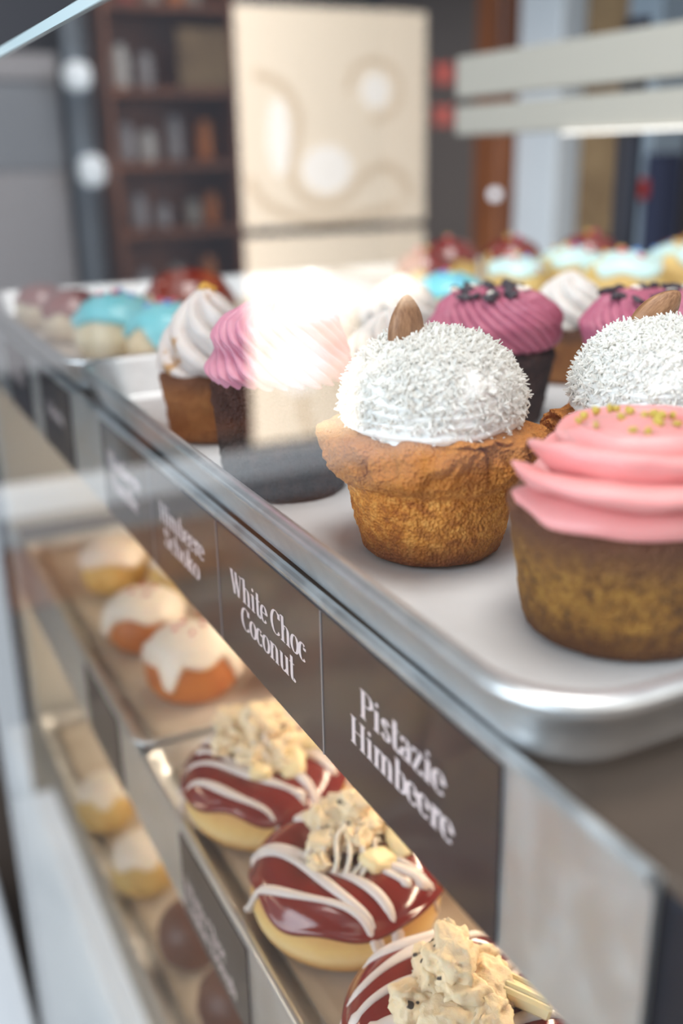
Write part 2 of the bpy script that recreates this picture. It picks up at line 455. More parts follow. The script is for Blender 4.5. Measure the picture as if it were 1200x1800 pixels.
# ------------------------------------------------------------------ trays
def rrect(x0, x1, y0, y1, r, n=8):
    P = []
    for (cx, cy, a0) in ((x1 - r, y1 - r, 0), (x0 + r, y1 - r, PI / 2), (x0 + r, y0 + r, PI), (x1 - r, y0 + r, 3 * PI / 2)):
        for i in range(n + 1):
            a = a0 + PI / 2 * i / n; P.append((cx + r * math.cos(a), cy + r * math.sin(a)))
    return P
def tray(x0, x1, y0, y1, z, h, label, rz=0.0, papers=None, group='aluminium trays on the shelves', bead=.0022):
    cx, cy = (x0 + x1) / 2, (y0 + y1) / 2
    t = thing('baking_tray', label, 'tray', (cx, cy, z), rz, group)
    hx, hy = (x1 - x0) / 2, (y1 - y0) / 2
    fl = .009 if h > .018 else .006
    prof = [(fl + .006, .0012), (fl + .002, .0020), (fl, .0045), (bead * 1.6, h - bead), (bead, h - .0005), (0, h), (-bead * .8, h - .0005), (-bead * 1.2, h - bead), (-bead * .8, h - bead * 1.9), (0, h - bead * 2.1),
            (bead * .5, h - bead * 2.0), (fl - .0012, .0055), (fl - .0003, .0030), (fl + .0015, .0010), (fl + .0045, .0002)]
    V = []; F = []
    for d, zz in prof:
        V += [(x, y, zz) for x, y in rrect(-hx + d, hx - d, -hy + d, hy - d, (.024 if h > .018 else .012) - d * .6)]
    n = len(V) // len(prof)
    for i in range(len(prof) - 1):
        for j in range(n):
            F.append((i * n + j, i * n + (j + 1) % n, (i + 1) * n + (j + 1) % n, (i + 1) * n + j))
    F.append(tuple(range(n))); F.append(tuple((len(prof) - 1) * n + j for j in range(n))[::-1])
    mk('pan', V, F, M['tray'], t)
    return t
def paper(x0, x1, y0, y1, z, m, label, rz=0, seed=0, curl=.0):
    nx, ny = 40, 60
    X, Y = np.meshgrid(np.linspace(x0, x1, nx), np.linspace(y0, y1, ny), indexing='ij')
    Pn = np.stack([X, Y, np.full_like(X, .1 * seed)], -1)
    Z = .00035 + .0003 * (1 + fbm(Pn, 22, seed)) + curl * np.clip(1 - np.minimum(X - x0, x1 - X) / .008, 0, 1) ** 2
    V = np.stack([X - (x0 + x1) / 2, Y - (y0 + y1) / 2, Z], -1).reshape(-1, 3)
    o = mk('baking_paper', V, grid_faces(nx, ny, False), m)
    md = o.modifiers.new('thick', 'SOLIDIFY'); md.thickness = .00012; md.offset = 1
    o.location = ((x0 + x1) / 2, (y0 + y1) / 2, z); o.rotation_euler = (0, 0, rz)
    return tag(o, label, 'paper', 'sheets of baking paper on the trays')
RT = -0.012
tray(-.0060, .327, .1370, .563, ZA, .0245, 'near top tray holding the coconut and pink muffins', RT * .6)
tray(-.0055, .327, .570, .935, ZA, .0230, 'far top tray holding the turquoise iced donuts', 0)
tray(.332, .662, .1370, .563, ZA, .0245, 'near rear top tray behind the purple cupcakes')
tray(.332, .662, .570, .935, ZA, .0230, 'far rear top tray with mint and red iced donuts')
paper(.012, .312, .152, .548, ZA + .0013, M['paper'], 'white baking paper under the coconut and pink muffins', RT * .6, 1)
paper(.010, .312, .584, .922, ZA + .0013, M['paper2'], 'baking paper under the turquoise iced donuts', 0, 2)
paper(.348, .648, .152, .548, ZA + .0013, M['paper'], 'baking paper on the near rear top tray', 0, 3)
paper(.348, .648, .584, .922, ZA + .0013, M['paper'], 'baking paper on the far rear top tray', 0, 4)
tray(-.0030, .327, .1265, .500, ZB, .0125, 'near middle tray with three chocolate glazed donuts', 0, bead=.0016)
tray(-.0030, .327, .507, .880, ZB, .0125, 'far middle tray with orange cream-topped buns', 0, bead=.0016)
paper(.0105, .311, .137, .490, ZB + .0013, M['paper2'], 'warm paper under the chocolate glazed donuts', 0, 5)
paper(.0105, .311, .519, .870, ZB + .0013, M['paper2'], 'warm paper under the orange cream-topped buns', 0, 6)
tray(-.0030, .327, .300, .930, ZC, .0125, 'lowest tray with yellow and chocolate dough balls', 0, bead=.0016)
paper(.0105, .311, .312, .920, ZC + .0013, M['paper2'], 'paper under the yellow and chocolate dough balls', 0, 7)

# ------------------------------------------------------------------ name cards with lettering
TK, TN = .165, .040
def st(pts, tk=TK, tn=TN, n=14):
    """pen stroke through points: thick where it runs upright, hairline where it runs flat"""
    P = np.asarray(pts, float)
    if len(P) > 2:
        out = []
        Q = np.vstack([2 * P[0] - P[1], P, 2 * P[-1] - P[-2]])
        for i in range(1, len(Q) - 2):
            for t in np.linspace(0, 1, n, endpoint=False):
                a, b, c, d = Q[i - 1], Q[i], Q[i + 1], Q[i + 2]
                out.append(.5 * ((2 * b) + (-a + c) * t + (2 * a - 5 * b + 4 * c - d) * t * t + (-a + 3 * b - 3 * c + d) * t ** 3))
        out.append(P[-1]); P = np.array(out)
    T = np.gradient(P, axis=0); T /= np.linalg.norm(T, axis=1)[:, None] + 1e-9
    w = tn + (tk - tn) * np.abs(T[:, 1]) ** 2.2
    Nn = np.stack([-T[:, 1], T[:, 0]], 1)
    return np.vstack([P + Nn * w[:, None] / 2, P - Nn * w[:, None] / 2]), len(P)
def arc(cx, cy, rx, ry, a0, a1, n=10):
    return [(cx + rx * math.cos(math.radians(a)), cy + ry * math.sin(math.radians(a))) for a in np.linspace(a0, a1, n)]
X_ = .72                                        # x-height
def stem(x, y0=0, y1=X_, ser=True, top=True):
    s = [[(x, y0), (x, y1)]]
    if ser: s.append([(x - .14, y0 + .018), (x + .14, y0 + .018)])
    if top: s.append([(x - .15, y1 - .05), (x, y1 - .018)])
    return s
def bowl(cx, h=X_, rx=.20): return [arc(cx, h / 2, rx, h / 2 - .018, 90, 450, 22)]
def e_(cx): return [arc(cx, X_ / 2, .19, X_ / 2 - .018, 8, 318, 18), [(cx - .17, X_ / 2 + .03), (cx + .19, X_ / 2 + .03)], [(cx + .185, X_ / 2 + .03), (cx + .18, X_ / 2 + .13)]]
def c_(cx): return [arc(cx, X_ / 2, .19, X_ / 2 - .018, 52, 312, 16), [(cx + .13, X_ - .15), (cx + .13, X_ - .25)]]
def hook(x0, x1): return [[(x0, X_ - .20), (x0 + .06, X_ - .05), ((x0 + x1) / 2 + .03, X_ - .02), (x1 - .02, X_ - .12), (x1, X_ - .30)], [(x1, 0), (x1, X_ - .28)], [(x1 - .13, .018), (x1 + .13, .018)]]
G = {
 'i': (stem(.16) + [arc(.16, .93, .045, .045, 0, 360, 10)], .34),
 'l': (stem(.16, 0, 1.05), .34),
 'h': (stem(.16, 0, 1.05) + hook(.18, .50), .68),
 'n': (stem(.16) + hook(.18, .50), .68),
 'm': (stem(.16) + hook(.18, .47) + hook(.49, .78), .96),
 'u': ([[(.14, X_), (.14, .22)], [(.14, .26), (.17, .07), (.30, .02), (.42, .12)], [(.48, 0), (.48, X_)], [(.02, X_ - .018), (.14, X_ - .018)], [(.36, X_ - .018), (.48, X_ - .018)], [(.48, .018), (.60, .018)]], .64),
 'o': (bowl(.25), .50), 'c': (c_(.24), .46), 'e': (e_(.24), .48),
 't': ([[(.16, .98), (.16, .18)], [(.16, .22), (.19, .05), (.30, .02), (.36, .12)], [(.02, X_ - .018), (.34, X_ - .018)]], .38),
 's': ([[(.33, X_ - .16), (.24, X_ - .02), (.12, X_ - .10), (.12, X_ - .24), (.24, X_ / 2), (.35, .24), (.33, .08), (.19, .02), (.07, .18)]], .44),
 'a': ([[(.08, X_ - .16), (.14, X_ - .03), (.28, X_ - .03), (.35, X_ - .16)], [(.36, X_ - .18), (.36, .02)], [(.36, X_ - .30), (.20, X_ / 2), (.09, .24), (.10, .08), (.22, .02), (.35, .12)], [(.36, .018), (.46, .018)]], .50),
 'z': ([[(.05, X_ - .018), (.36, X_ - .018)], [(.35, X_ - .03), (.07, .03)], [(.06, .018), (.38, .018)], [(.06, X_ - .02), (.06, X_ - .14)], [(.37, .02), (.37, .15)]], .44),
 'b': ([[(.14, 0), (.14, 1.05)], [(.02, 1.03), (.14, 1.03)], arc(.28, X_ / 2, .19, X_ / 2 - .018, 140, -140, 16)], .52),
 'd': ([[(.42, 0), (.42, 1.05)], [(.30, 1.03), (.42, 1.03)], arc(.26, X_ / 2, .19, X_ / 2 - .018, 40, 320, 16), [(.42, .018), (.54, .018)]], .56),
 'r': (stem(.16) + [[(.18, X_ - .22), (.24, X_ - .05), (.34, X_ - .02), (.38, X_ - .16)]], .42),
 'k': (stem(.16, 0, 1.05) + [[(.18, .30), (.44, X_ - .03)], [(.27, .38), (.46, .02)], [(.34, X_ - .018), (.54, X_ - .018)], [(.38, .018), (.58, .018)]], .58),
 'g': ([arc(.24, .46, .17, .24, 90, 450, 20), [(.16, .24), (.10, .12), (.30, .08), (.42, -.04), (.34, -.22), (.14, -.24), (.05, -.12), (.14, .0)], [(.38, .62), (.48, .70)]], .50),
 'H': (stem(.17, 0, 1, True, False) + stem(.62, 0, 1, True, False) + [[(.03, .982), (.31, .982)], [(.48, .982), (.76, .982)], [(.17, .52), (.62, .52)]], .80),
 'P': (stem(.17, 0, 1, True, False) + [[(.03, .982), (.34, .982)], arc(.32, .745, .25, .235, 88, -88, 14), [(.17, .51), (.34, .51)]], .64),
 'B': (stem(.17, 0, 1, True, False) + [[(.03, .982), (.34, .982)], arc(.32, .76, .20, .22, 88, -88, 12), arc(.34, .28, .25, .26, 88, -88, 12), [(.17, .53), (.36, .53)], [(.17, .018), (.36, .018)]], .68),
 'D': (stem(.17, 0, 1, True, False) + [[(.03, .982), (.34, .982)], arc(.32, .5, .36, .482, 88, -88, 16), [(.17, .018), (.34, .018)]], .78),
 'C': ([arc(.36, .5, .29, .482, 48, 318, 20), [(.57, .72), (.57, .96)]], .66),
 'S': ([[(.46, .74), (.42, .92), (.28, .985), (.14, .90), (.11, .74), (.22, .58), (.38, .46), (.50, .28), (.44, .08), (.27, .015), (.12, .10), (.08, .27)]], .58),
 'V': ([[(.10, 1), (.37, .0)], [(.62, 1), (.38, .02)], [(-.02, .982), (.24, .982)], [(.50, .982), (.74, .982)]], .72),
 'W': ([[(.08, 1), (.30, .0)], [(.46, .98), (.31, .02)], [(.42, 1), (.63, .0)], [(.82, .98), (.64, .02)], [(-.04, .982), (.22, .982)], [(.33, .982), (.53, .982)], [(.70, .982), (.94, .982)]], .92),
 ' ': ([], .24),
}
THIN = {('W', 1), ('W', 3), ('V', 1), ('z', 1), ('k', 2)}
def write(text, yleft, width, zbase, cap, x, parent):
    """lettering on a card that faces -X; it reads towards -Y"""
    tot = sum(G[c][1] for c in text)
    sx = width / tot; mb = MB(); cur = 0; q = 0
    for c in text:
        for k, s in enumerate(G[c][0]):
            tk = TN * 1.3 if (c, k) in THIN else TK
            if c == 'i' and k == len(G[c][0]) - 1:
                P = [(px, py) for px, py in s[:-1]]; nn = len(P); V2 = np.array(P) ; V2[:, 0] = .16 + (V2[:, 0] - .16) * 1.7; V2[:, 1] = .93 + (V2[:, 1] - .93) * 1.7
                F = [tuple(range(nn))]
            elif c == 'z' and k == 1:
                V2 = np.array([(.27, X_ - .03), (.41, X_ - .03), (.15, .03), (.01, .03)]); F = [(0, 1, 2, 3)]
            else:
                V2, nn = st(s, tk); F = [(i, i + 1, nn + i + 1, nn + i) for i in range(nn - 1)]
            xx = x - .00001 * (q % 7); q += 1
            mb.add([(xx, yleft - (cur + p[0]) * sx, zbase + p[1] * cap) for p in V2], F)
        cur += G[c][1]
    o = mb.build('lettering', M['ink'], parent)
    return o
def card(ya, yb, z1, z0, lines, label):
    t = thing('name_card', label, 'label', (0, (ya + yb) / 2, z0), 0, 'dark name cards in the shelf rails')
    yc = (ya + yb) / 2
    MB().box(-.0006, .0003, ya - yc + .0003, yb - yc - .0003, 0, z1 - z0).build('card', M['label'], t)
    MB().box(-.0009, -.0005, yb - yc - .0007, yb - yc + .0001, 0, z1 - z0).build('edge', M['seam'], t)
    for (txt, yl, w, zb, cap) in lines:
        write(txt, yl - yc, w, zb - z0, cap, -.00068, t)
    return t
cp = .0092
card(.1625, .2585, -.0030, -.0540, [('Pistazie', .2327, .047, -.0262, cp), ('Himbeere', .2390, .0575, -.0380, cp)], 'dark card reading Pistazie Himbeere')
card(.2585, .3525, -.0030, -.0540, [('White Choc', .3385, .0685, -.0270, cp), ('Coconut', .3290, .0495, -.0384, cp)], 'dark card reading White Choc Coconut')
card(.3525, .4440, -.0030, -.0540, [('Himbeere', .4300, .061, -.0268, cp), ('Schoko', .4255, .0485, -.0382, cp)], 'dark card reading Himbeere Schoko')
card(.4440, .5340, -.0030, -.0540, [('Blaubeere', .5225, .062, -.0250, cp), ('Vanille', .5185, .050, -.0370, cp)], 'blurred dark two-line card beside the bare stretch of top rail')
card(.6120, .7040, -.0030, -.0540, [('Schoko', .6830, .048, -.0300, cp)], 'small far dark card with one pale word')
card(.7450, .8400, -.0030, -.0540, [('Vanille', .815, .046, -.0300, cp)], 'farthest dark card at the top rail end')
card(.3480, .4440, ZB - .0060, ZB - .0590, [('White Choc', .4400, .062, ZB - .0400, cp), ('Cookie Dough', .4410, .076, ZB - .0515, cp)], 'dark card on the middle rail beside glazed donuts')
card(.5700, .6600, ZB - .0060, ZB - .0590, [], 'plain dark card on middle rail beside the orange buns')

# ------------------------------------------------------------------ cake builders
def muffin_data(name, prof, m, crown_amp=.0022, seed=0, nu=130, nv=200, fine=.00035, crown_z=(.026, .036), lobes=True):
    V, th = lathe(prof, nu, nv)
    z = V[..., 2]; r = np.hypot(V[..., 0], V[..., 1])
    cw = smoothstep(crown_z[0], crown_z[1], z) * smoothstep(.0, .012, r)
    D = np.stack([np.cos(th), np.sin(th), np.zeros_like(th)], -1)[None]
    k = cw * crown_amp * (fbm(V, 60, seed) + .45 * np.abs(vnoise(V, 140, seed + 4)) - .35 * smoothstep(.12, .0, np.abs(vnoise(V, 75, seed + 7))))
    k2 = fine * fbm(V, 480, seed + 9) + .0006 * fbm(V, 170, seed + 5) + cw * .0013 * fbm(V, 210, seed + 15)
    V = V + D * (k + k2 * smoothstep(0, .01, r))[..., None]
    V[..., 2] += cw * crown_amp * .8 * fbm(V, 75, seed + 20) + fine * .5 * vnoise(V, 500, seed + 30) * (z > .002)
    return mesh(name, V.reshape(-1, 3), grid_faces(nu, nv), m)

def swirl_data(name, m, R0, z0, H, turns, rho0, rho1, n, depth, a0, shp=.7, nseg=260, nsec=None, twist=0., pR=.8, flat=1., power=1.0, cut=.06, seed=0, wob=.0, fan=0.):
    nsec = nsec or max(60, n * 10)
    t = np.linspace(0, 1, nseg)
    ang = a0 + 2 * PI * turns * t ** power
    R = R0 * (1 - t) ** pR
    zc = z0 + H * t
    rho = rho0 * (1 - t) + rho1 * t
    end = smoothstep(1.0, .93, t) * (.35 + .65 * smoothstep(0, cut, t)); rho_e = rho * np.maximum(end, .02)
    C = np.stack([R * np.cos(ang), R * np.sin(ang), zc + rho * flat * .85], -1)
    T = np.gradient(C, axis=0); T /= np.linalg.norm(T, axis=1)[:, None]
    Nr = np.stack([np.cos(ang), np.sin(ang), np.zeros_like(ang)], -1)
    Nr -= (Nr * T).sum(1)[:, None] * T; Nr /= np.linalg.norm(Nr, axis=1)[:, None]
    B = np.cross(T, Nr); B *= np.sign(B[:, 2:3] + 1e-9)
    ph = np.linspace(0, 2 * PI, nsec, endpoint=False)
    lob = (1 - depth) + depth * np.abs(np.sin(n * ph / 2)) ** shp
    P2 = ph[None, :] + twist * t[:, None] * 2 * PI
    rad = rho_e[:, None] * lob[None]
    if fan:
        fs = np.clip(1 - t / cut, 0, 1)[:, None]
        l2 = 1 - depth * (1 + 1.0 * fs) + depth * (1 + 1.0 * fs) * np.abs(np.sin(n * ph / 2))[None] ** shp
        rad = (rho * smoothstep(1.0, .93, t))[:, None] * l2 * (1 - .0 * fs)
    V = C[:, None, :] + rad[..., None] * (np.cos(P2)[..., None] * Nr[:, None, :] + flat * np.sin(P2)[..., None] * B[:, None, :])
    if fan:
        tip = (np.abs(np.sin(n * ph / 2))[None] ** 1.5 * (.55 + .45 * np.sin(n * 1.7 * ph)[None]))
        V = V - T[:, None, :] * (fan * fs ** 1.5 * (tip - .3))[..., None]
        w_ = (smoothstep(.45, 1, fs) * .55)[..., None]
        V = V * (1 - w_) + (C[:, None, :] + (V - C[:, None, :]) * np.array([.62, .62, .62]) - T[:, None, :] * .0) * w_ + 0 * w_
    V = V + wob * np.stack([vnoise(V, 120, seed), vnoise(V, 120, seed + 1), vnoise(V, 120, seed + 2)], -1)
    F = grid_faces(nseg, nsec)
    F.append(tuple(range(nsec))[::-1]); F.append(tuple((nseg - 1) * nsec + j for j in range(nsec)))
    V = V.reshape(-1, 3)
    # filling under the rope so no hole shows
    core, th = lathe([(0, z0 - .002), (R0 + rho0 * .25, z0 - .002), (R0 + rho0 * .3, z0 + rho0 * .6), (R0 * .6, z0 + H * .55 + rho0), (0, z0 + H * .75 + rho0)], 24, 48)
    n0 = len(V); V = np.vstack([V, core.reshape(-1, 3)]); F += [tuple(i + n0 for i in f) for f in grid_faces(24, 48)]
    return mesh(name, V, F, m)

def chunk_data(name, m, sx, sy, sz, seed, rough=.35, res=14):
    u = np.linspace(0, PI, res); v = np.linspace(0, 2 * PI, res * 2, endpoint=False)
    U, Vv = np.meshgrid(u, v, indexing='ij')
    P = np.stack([np.sin(U) * np.cos(Vv), np.sin(U) * np.sin(Vv), np.cos(U)], -1)
    s = np.sign(P) * np.abs(P) ** .75
    k = 1 + rough * fbm(P, 1.7, seed, 5)
    P = s * k[..., None] * np.array([sx, sy, sz])
    return mesh(name, P.reshape(-1, 3), grid_faces(res, res * 2), m)

def flakes_data(name, m, surf, count, seed, lmin=.0018, lmax=.0042):
    r = np.random.default_rng(seed); V = []; F = []; n = 0
    for _ in range(count):
        p, nrm = surf(r)
        d = r.normal(size=3); d -= d.dot(nrm) * nrm; d /= np.linalg.norm(d)
        tilt = r.uniform(-.1, .75) ** 1 if r.random() < .85 else r.uniform(.6, 1.3); d = d * math.cos(tilt) + nrm * math.sin(tilt)
        s = np.cross(d, nrm); s /= np.linalg.norm(s) + 1e-9; u = np.cross(s, d)
        Ln = r.uniform(lmin, lmax); w = r.uniform(.00028, .00065); th = .00014; bend = r.uniform(-.25, .25) * Ln
        for i, q in enumerate((-.35, .15, .65)):
            c = p + d * q * Ln + u * bend * (q - .15) ** 2 * 4 + nrm * .0004
            ww = w * (1, 1, .45)[i]
            V += [c - s * ww - u * th, c + s * ww - u * th, c + s * ww + u * th, c - s * ww + u * th]
        for i in (0, 4):
            for j in range(4): F.append((n + i + j, n + i + (j + 1) % 4, n + i + 4 + (j + 1) % 4, n + i + 4 + j))
        F += [(n, n + 3, n + 2, n + 1), (n + 8, n + 9, n + 10, n + 11)]; n += 12
    return mesh(name, V, F, m, False)

def almond_data(name, m, Ln=.0235, w=.0072, th=.0046):
    nu, nv = 40, 32
    t = np.linspace(0, 1, nu); a = np.linspace(0, 2 * PI, nv, endpoint=False)
    prof = np.sin(PI * t ** .88) ** .62
    V = np.stack([(w * prof)[:, None] * np.cos(a), (th * prof)[:, None] * np.sin(a), np.repeat((t * Ln)[:, None], nv, 1)], -1)
    return mesh(name, V.reshape(-1, 3), grid_faces(nu, nv), m)

def top_of(data, x, y, rad=.0022):
    return max([v.co.z for v in data.vertices if abs(v.co.x - x) < rad and abs(v.co.y - y) < rad] or [0])
def mound_data(name, m, prof, n, depth, k, shp=.8, nu=150, nv=None, seed=0, grow=0.):
    """piped mound: ridges of a star nozzle winding down the side"""
    nv = nv or n * 12
    V, th = lathe(prof, nu, nv)
    r = np.hypot(V[..., 0], V[..., 1]); z = V[..., 2]; zt_ = z.max()
    a = th[None] - k * (zt_ - z)
    rid = np.abs(np.sin(n * a / 2)) ** shp
    lay = 1 + grow * np.sin((a + 2 * PI * (zt_ - z) / .013))
    f = (1 - depth + depth * rid) * lay
    f = 1 + (f - 1) * smoothstep(.0015, .009, r)
    V[..., 0] *= f; V[..., 1] *= f
    V[..., 2] -= (1 - rid) * depth * .012 * smoothstep(.002, .010, r) * smoothstep(prof[1][1], prof[1][1] + .008, z)
    V += .0003 * np.stack([vnoise(V, 200, seed), vnoise(V, 200, seed + 1), vnoise(V, 200, seed + 2)], -1)
    return mesh(name, V.reshape(-1, 3), grid_faces(nu, nv), m)

# ---- coconut muffins (two)
mf_prof = [(0, 0), (.0205, 0), (.0232, .0012), (.0243, .005), (.0268, .016), (.0292, .0265), (.0318, .0275), (.0350, .0310), (.0362, .0360), (.0350, .0405), (.0318, .0425), (.0262, .0430), (.0, .0435)]
D_golden = muffin_data('cake', mf_prof, M['golden'], .0058, 3, nu=190, nv=280, fine=.0007)
dome_prof = [(0, .038), (.0225, .0385), (.0268, .0400), (.0288, .0440), (.0296, .0490), (.0292, .0540), (.0270, .0595), (.0228, .0655), (.0165, .0700), (.0085, .0725), (.0, .0735)]
V, th = lathe(dome_prof, 110, 180)
zz = V[..., 2]; wr = smoothstep(.064, .046, zz)
k = .0012 * fbm(V, 90, 40) + wr * .0009 * np.sin((zz + .0016 * fbm(V, 60, 41)) * 2 * PI / .0030) + (1 - wr) * .0009 * fbm(V, 330, 44, 3)
D3 = np.stack([np.cos(th), np.sin(th), np.full_like(th, .25)], -1)[None]
V = V + D3 * (k * smoothstep(0, .006, np.hypot(V[..., 0], V[..., 1])))[..., None]
V[..., 2] -= .0015 * (zz < .046) * np.abs(vnoise(V, 55, 60))
D_dome = mesh('frosting', V.reshape(-1, 3), grid_faces(110, 180), M['coco'])
_dp = interp(dome_prof, 200)
def dome_surf(r):
    while True:
        i = r.integers(40, 199); rr = _dp[i, 0]
        if _dp[i, 1] < .0475 and r.random() > .12: continue
        if _dp[i, 1] < .055 and r.random() > .6: continue
        if r.random() < (rr + .003) / .033: break
    a = r.uniform(0, 2 * PI); tg = _dp[min(i + 1, 199)] - _dp[i - 1]
    n2 = np.array([tg[1], -tg[0]]); n2 /= np.linalg.norm(n2)
    p = np.array([rr * math.cos(a), rr * math.sin(a), _dp[i, 1]])
    return p, np.array([n2[0] * math.cos(a), n2[0] * math.sin(a), n2[1]])
D_flakes = flakes_data('coconut_flakes', M['flake'], dome_surf, 4800, 5, .0018, .0044)
D_almond = almond_data('almond', M['almond'])
def coconut_muffin(loc, rz, label, al_loc, al_rot):
    t = thing('coconut_muffin', label, 'muffin', loc, rz, 'coconut muffins with an almond')
    obj('cake', D_golden, t); obj('frosting', D_dome, t)
    tag(obj('coconut_flakes', D_flakes, t), 'shredded coconut', kind='stuff')
    obj('almond', D_almond, t, al_loc, al_rot)
    return t
ZT = .0023
coconut_muffin((.0509, .2777, ZT), 0, 'golden muffin with white coconut dome and upright almond, in sharp focus', (-.0080, .004, .0620), (.10, -.10, .35))
coconut_muffin((.1250, .2525, ZT), 2.1, 'coconut muffin with a tilted almond, behind the big pink-topped muffin', (.0124, -.0005, .0650), (.30, .75, -2.0))

# ---- pink raspberry muffin
pm_prof = [(0, 0), (.0245, 0), (.0268, .0015), (.0280, .006), (.0300, .018), (.0318, .030), (.0328, .0345), (.0318, .0385), (.027, .0400), (0, .0405)]
t = thing('raspberry_muffin', 'big muffin with a piped bright pink swirl, nearest on the top shelf', 'muffin', (.0660, .2000, ZT), 0)
obj('cake', muffin_data('cake', pm_prof, M['poppy'], .0012, 13, crown_z=(.032, .038)), t)
obj('frosting', swirl_data('frosting', M['pink'], .0225, .0325, .0125, 1.55, .0182, .0085, 8, .46, math.radians(170), shp=.80, nseg=340, nsec=192, twist=-.30, pR=.72, flat=.82, cut=.085, wob=.0005, seed=4, fan=.012), t)
for k in range(22):
    a = rng.uniform(0, 2 * PI); R_ = rng.uniform(0, .016)
    if k == 0: pdat = bpy.data.meshes['frosting.001'] if 'frosting.001' in bpy.data.meshes else None; pdat = [c for c in t.children if c.name.startswith('frosting')][0].data
    d = chunk_data('pistachio_piece', M['pistachio'], *(rng.uniform(.0006, .0014, 3)), k, .5, 6)
    obj('pistachio_piece', d, t, (R_ * math.cos(a), R_ * math.sin(a), top_of(pdat, R_ * math.cos(a), R_ * math.sin(a)) + .0004), tuple(rng.uniform(0, 3, 3)))

# ---- purple cupcakes (two)
cc_prof = [(0, 0), (.0215, 0), (.0235, .0012), (.0245, .006), (.0265, .020), (.0285, .030), (.0292, .0345), (.027, .0370), (0, .0375)]
D_choc = muffin_data('cake', cc_prof, M['chocake'], .0010, 23, fine=.0006)
D_purple = mound_data('frosting', M['purple'], [(0, .036), (.024, .036), (.0300, .0385), (.0330, .0440), (.0325, .0500), (.0290, .0570), (.0225, .0620), (.0130, .0645), (0, .0650)], 30, .085, 42, grow=.025)
bits = [chunk_data('cookie_bit', M['darkbit'], .0032, .0024, .0012, 70 + i, .5, 8) for i in range(3)]
whitebit = chunk_data('white_chip', M['icing'], .0022, .0018, .0010, 90, .4, 7)
def purple_cupcake(loc, rz, label):
    t = thing('blueberry_cupcake', label, 'cupcake', loc, rz, 'purple frosted chocolate cupcakes')
    obj('cake', D_choc, t); obj('frosting', D_purple, t)
    for k in range(24):
        a = rng.uniform(0, 2 * PI); R_ = .027 * math.sqrt(rng.random())
        obj('cookie_bit', bits[k % 3], t, (R_ * math.cos(a), R_ * math.sin(a), top_of(D_purple, R_ * math.cos(a), R_ * math.sin(a)) + .0006), (rng.uniform(-.5, .5), rng.uniform(-.5, .5), rng.uniform(0, 3)))
    for k in range(5):
        a = rng.uniform(0, 2 * PI); R_ = rng.uniform(.004, .024)
        obj('white_chip', whitebit, t, (R_ * math.cos(a), R_ * math.sin(a), top_of(D_purple, R_ * math.cos(a), R_ * math.sin(a)) + .0008), (rng.uniform(-.5, .5), rng.uniform(-.5, .5), rng.uniform(0, 3)))
    return t
purple_cupcake((.1690, .4120, ZT), 2.8, 'dark cupcake with pink-purple ridged swirl right behind the sharp coconut muffin')
purple_cupcake((.2250, .3660, ZT), 1.2, 'dark cupcake with purple ridged swirl and dark crumbs behind the tilted almond')

# ---- chocolate cupcake with rose frosting, behind the mirrored panel
t = thing('chocolate_cupcake', 'dark chocolate cupcake with rose frosting, veiled by the glass reflection', 'cupcake', (.0345, .3651, ZT))
ch_prof = [(0, 0), (.0235, 0), (.0248, .0012), (.0252, .006), (.0262, .022), (.0272, .038), (.0275, .0435), (.0255, .0460), (0, .0465)]
obj('cake', muffin_data('cake', ch_prof, M['chocake'], .0008, 33, fine=.0007), t)
obj('frosting', mound_data('frosting', M['rose'], [(0, .042), (.022, .042), (.0275, .0440), (.0295, .0490), (.0270, .0545), (.0262, .0570), (.0265, .0620), (.0225, .0690), (.0135, .0735), (0, .0750)], 26, .10, 45, grow=.03), t)

# ---- caramel cupcakes with white swirl
t = thing('caramel_cupcake', 'small brown muffin with caramel-streaked white swirl beside the tray rim', 'cupcake', (.0368, .4558, ZT))
ca_prof = [(0, 0), (.0190, 0), (.0205, .0012), (.0212, .005), (.0228, .018), (.0240, .026), (.0244, .0300), (.0225, .0325), (0, .033)]
D_cara = muffin_data('cake', ca_prof, M['caramelcake'], .0012, 43, nu=90, nv=140)
D_wsw = mound_data('frosting', M['vancar'], [(0, .030), (.020, .030), (.0248, .0325), (.0262, .0370), (.0245, .0430), (.0205, .0510), (.0155, .0585), (.0100, .0640), (.0045, .0685), (0, .0705)], 7, .30, 62, shp=.75)
obj('cake', D_cara, t); obj('frosting', D_wsw, t)
D_cr = chunk_data('caramel_piece', M['caramel'], .004, .003, .003, 5, .4, 10)
obj('caramel_piece', D_cr, t, (0.001, 0, .0690), (.2, .3, 0))
# pale swirled cupcakes further back
D_vsw = mound_data('frosting', M['vanilla'], [(0, .038), (.022, .038), (.0280, .0405), (.0300, .0460), (.0280, .0530), (.0230, .0610), (.0170, .0680), (.0100, .0730), (.0045, .0765), (0, .0780)], 8, .28, 55, shp=.75)
def vanilla_cupcake(loc, rz, label, crumbs=False):
    t = thing('vanilla_cupcake', label, 'cupcake', loc, rz, 'white swirled cupcakes in the back rows')
    t.scale = (.84, .84, .80)
    obj('cake', D_cara, t).scale = (1.15, 1.15, 1.25); obj('frosting', D_vsw, t)
    if crumbs:
        for k in range(7):
            a = k * .9; obj('caramel_piece', D_cr, t, (.010 * math.cos(a) * (k % 3) / 2, .010 * math.sin(a) * (k % 3) / 2, .071 - (k % 3) * .002), (a, .3, a), ).scale = (.8, .8, .8)
    return t
vanilla_cupcake((.1010, .3950, ZT), .4, 'white swirled cupcake just behind the rose frosted one, bleached by reflection')
vanilla_cupcake((.1050, .4900, ZT), 1.4, 'white swirled cupcake behind the caramel one, bleached by reflection')
vanilla_cupcake((.1750, .5150, ZT), 2.4, 'white swirled cupcake seen above the upright almond')
